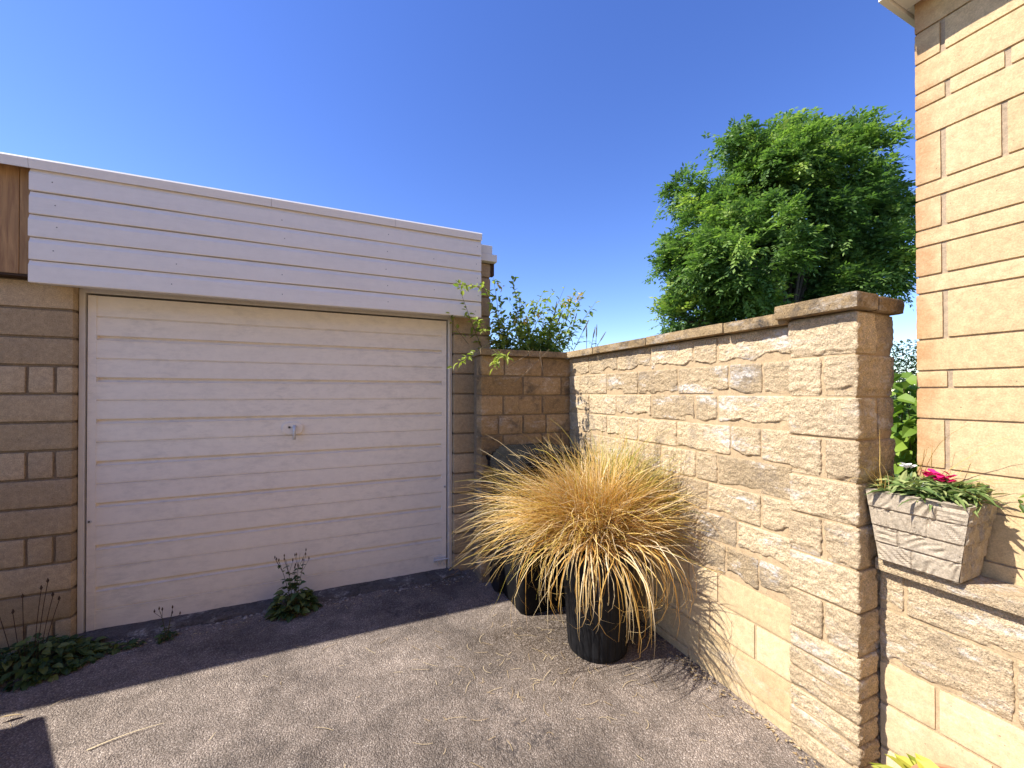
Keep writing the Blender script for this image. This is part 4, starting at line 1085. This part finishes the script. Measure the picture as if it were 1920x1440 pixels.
# ================================================================== WEEDS
def weed(c, label, seed, n_leaf, spread, height, stems, leafL=.045, dead=(), grp=None, mat='weed_leaf'):
    r_ = random.Random(seed); c = Vector((c[0], c[1], zg(c[1])))
    e = empty('weed', c, label, 'weed', grp or 'weeds along the garage threshold'); lf, st, dd = MB(), MB(), MB()
    for _ in range(n_leaf):
        a = r_.uniform(0, 6.3); rad = math.sqrt(r_.random())
        p = c + Vector((rad * spread[0] * math.cos(a), rad * spread[1] * math.sin(a), r_.uniform(0.005, height) * (1.15 - rad)))
        l = leafL * r_.uniform(.6, 1.3)
        leaf(lf, p, (math.cos(a) + r_.gauss(0, .5), math.sin(a) + r_.gauss(0, .5), r_.gauss(.25, .4)), l, l * .6, r_.random() ** 1.4, r_.uniform(-.6, .6), .2, .35)
        if r_.random() < .35: st.tube([c + Vector((r_.gauss(0, .02), r_.gauss(0, .02), 0)), p], [.0018, .001], 4)
    for (dx, dy, h, nl) in stems:
        tip = c + Vector((dx, dy, h)); pts = bez(c + Vector((dx * .15, dy * .15, 0)), c + Vector((dx * .35, dy * .35, h * .55)), tip, 7)
        st.tube(pts, [.0028 - .0003 * i for i in range(8)], 5)
        for k in range(nl):
            i = r_.randint(1, 6); l = leafL * r_.uniform(.45, .95) * (1.1 - i * .08)
            leaf(lf, pts[i], (r_.gauss(0, 1), r_.gauss(0, 1), r_.uniform(-.1, .8)), l, l * .55, r_.random() * .7, r_.uniform(-1, 1), .2, .4)
        for k in range(3):
            dd = MB(); q = tip + Vector((r_.gauss(0, .018), r_.gauss(0, .01), r_.uniform(-.03, .03)))
            dd.tube([pts[5], q], [.001, .0008], 4); dd.tube([q, q + Vector((0, 0, .008)), q + Vector((0, 0, .02))], [.0015, .0045, .001], 6); dd.build('seed_head', M['dead_stem'], e)
    for (dx, dy, h) in dead:
        dd = MB(); tip = c + Vector((dx, dy, h)); dd.tube(bez(c + Vector((dx * .5, dy * .3, .04)), c + Vector((dx * .7, dy * .5, h * .6)), tip, 6), .0016, 4)
        dd.tube([tip, tip + Vector((0, 0, .01)), tip + Vector((0, 0, .026))], [.0015, .006, .001], 6); dd.build('dead_stalk', M['dead_stem'], e)
    if st.n: st.build('stems', M['stem'], e)
    lf.build('leaves', M[mat], e)
    return e
weed((-1.47, 2.86), 'big dark weed clump with dried stalks at the foot of the left garage pier', 1, 620, (.27, .17), .15, [], .05,
     [(-.15, .05, .30), (-.10, .06, .27), (-.07, .07, .34), (.0, .07, .37), (.05, .06, .33), (.07, .07, .30), (.02, .08, .40), (-.19, .04, .27)])
weed((-.28, 2.91), 'tall weed with seed heads growing at the threshold below the door handle', 2, 210, (.12, .06), .26, [(-.10, .02, .36, 15), (-.05, .02, .34, 12), (.03, .02, .37, 16), (.06, .0, .34, 14), (.0, .03, .28, 12)], .055)
weed((-.93, 2.90), 'small thin weed at the threshold near the left end of the door', 3, 46, (.04, .03), .06, [(-.035, .01, .16, 4), (.02, .02, .14, 2)], .028)
weed((-1.18, 2.89), 'flat trailing weed leaves beside the left end of the threshold', 6, 90, (.14, .035), .035, [], .035)

# ================================================================== LITTER
mb = MB(); rl = random.Random(8)
for _ in range(210):
    if rl.random() < .55: x, y = 1.0 + rl.gauss(0, .35), 1.9 + rl.gauss(0, .35)
    else: x, y = rl.uniform(-1.4, 1.6), rl.uniform(.9, 2.9)
    if x > 1.66 or y > 2.95: continue
    a = rl.uniform(0, 6.3); L = rl.choice([.03, .04, .05, .07, .1]) * rl.uniform(.6, 1.2); c1 = rl.gauss(0, .25)
    pts = []; p = Vector((x, y, zg(y) + .006)); V = []
    for i in range(5):
        d = Vector((math.cos(a), math.sin(a), 0)); s = Vector((-d.y, d.x, 0)) * (.0011 if i < 4 else .0004)
        V += [tuple(p + s), tuple(p - s)]; p = p + d * L / 4 + Vector((0, 0, rl.uniform(-.0006, .0012))); a += c1
    mb.add(V, [(2*i, 2*i+1, 2*i+3, 2*i+2) for i in range(4)], rl.random())
for _ in range(420):
    if rl.random() < .6: y = rl.uniform(.9, 2.75); x = 1.70 - abs(rl.gauss(0, .035))
    else: x = rl.uniform(-1.4, 1.6); y = 2.93 - abs(rl.gauss(0, .05))
    a = rl.uniform(0, 6.3); L = rl.uniform(.008, .03); w_ = rl.uniform(.002, .006); z = zg(y) + rl.uniform(.004, .012)
    d = (math.cos(a) * L, math.sin(a) * L); n_ = (-math.sin(a) * w_, math.cos(a) * w_)
    mb.add([(x, y, z), (x + d[0] * .5 + n_[0], y + d[1] * .5 + n_[1], z + .003), (x + d[0], y + d[1], z), (x + d[0] * .5 - n_[0], y + d[1] * .5 - n_[1], z + .002)], [(0, 1, 2, 3)], rl.random() * .6)
tag(mb.build('straw_litter', M['straw']), 'dead grass blades scattered over the tarmac', 'litter', kind='stuff')
mb = MB()
for _ in range(230):
    x = rl.uniform(-1.4, .95); y = 2.955 + rl.gauss(0, .03); r = rl.uniform(.003, .010) * (1.6 if rl.random() < .08 else 1)
    V = []; F_ = []
    for k in range(6): V.append((x + r * 1.3 * math.cos(k * 1.047) * rl.uniform(.7, 1.2), y + r * math.sin(k * 1.047) * rl.uniform(.7, 1.2), zg(y) + .001))
    for k in range(6): V.append((x + r * .8 * math.cos(k * 1.047), y + r * .6 * math.sin(k * 1.047), zg(y) + r * .8))
    mb.add(V, [(k, (k+1) % 6, 6 + (k+1) % 6, 6 + k) for k in range(6)] + [(6, 7, 8, 9, 10, 11)], rl.random())
tag(mb.build('gravel', M['grit']), 'loose grit along the foot of the garage threshold', 'gravel', kind='stuff')
mb = MB(); leaf(mb, (px_on_y(-5, 2.45), 2.45, zg(2.4) + .02), (1, .1, .05), .09, .018, .5, .3)
tag(mb.build('fallen_leaf', M['straw'], loc=(px_on_y(-5, 2.45), 2.45, zg(2.4))), 'narrow dry leaf lying on the tarmac at the left edge', 'leaf')
mb = MB()
a = Vector((-.93, 2.12, zg(2.1) + .008)); b_ = Vector((-.70, 2.16, zg(2.1) + .01)); pts = bez(a, a.lerp(b_, .5) + Vector((0, .02, .004)), b_, 6)
V = []
for i, q in enumerate(pts): V += [(q.x, q.y + .003 * (1 - i / 9), q.z), (q.x, q.y - .003 * (1 - i / 9), q.z)]
mb.add(V, [(2*i, 2*i+1, 2*i+3, 2*i+2) for i in range(6)], 1.0)
tag(mb.build('straw_blade', M['straw'], loc=tuple(a)), 'long pale straw blade lying on the sunlit tarmac at bottom left', 'straw')

# ================================================================== LIGHT, SKY, CAMERA
Ld = Vector((1.0, -0.175, -1.08)).normalized()
sun = bpy.data.lights.new('sun', 'SUN'); so = bpy.data.objects.new('sun', sun); COL.objects.link(so)
sun.energy = 4.95; sun.angle = math.radians(0.53); sun.color = (1.0, 0.955, 0.89)
so.rotation_euler = Ld.to_track_quat('-Z', 'Y').to_euler(); so.location = (-10, 4, 10)
w = bpy.data.worlds.new('World'); S.world = w; w.use_nodes = True
nt = w.node_tree; nt.nodes.clear()
sky = nt.nodes.new('ShaderNodeTexSky'); sky.sky_type = 'NISHITA'; sky.sun_disc = False
sky.sun_elevation = math.asin(-Ld.z); sky.sun_rotation = math.atan2(-Ld.x, -Ld.y)
sky.altitude = 0; sky.air_density = 1.0; sky.dust_density = 0.1; sky.ozone_density = 3.6
bg = nt.nodes.new('ShaderNodeBackground'); bg.inputs[1].default_value = 0.14
wo = nt.nodes.new('ShaderNodeOutputWorld'); hs = nt.nodes.new('ShaderNodeHueSaturation'); hs.inputs['Saturation'].default_value = 1.2; hs.inputs['Hue'].default_value = 0.5195
nt.links.new(sky.outputs[0], hs.inputs['Color']); nt.links.new(hs.outputs[0], bg.inputs[0]); nt.links.new(bg.outputs[0], wo.inputs[0])

cam = bpy.data.cameras.new('camera'); co = bpy.data.objects.new('camera', cam); COL.objects.link(co)
cam.sensor_width = 36; cam.lens = F / 1920 * 36; cam.clip_end = 2000; cam.clip_start = 0.02
co.location = (0, 0, CH); co.rotation_euler = (math.radians(90.35), 0, -YAW)
cam.shift_y = 12.5 / 1920
S.camera = co
S.view_settings.view_transform = 'Standard'; S.view_settings.look = 'None'; S.view_settings.exposure = 0.92; S.view_settings.gamma = 1.0
S.cycles.max_bounces = 8; S.cycles.diffuse_bounces = 5
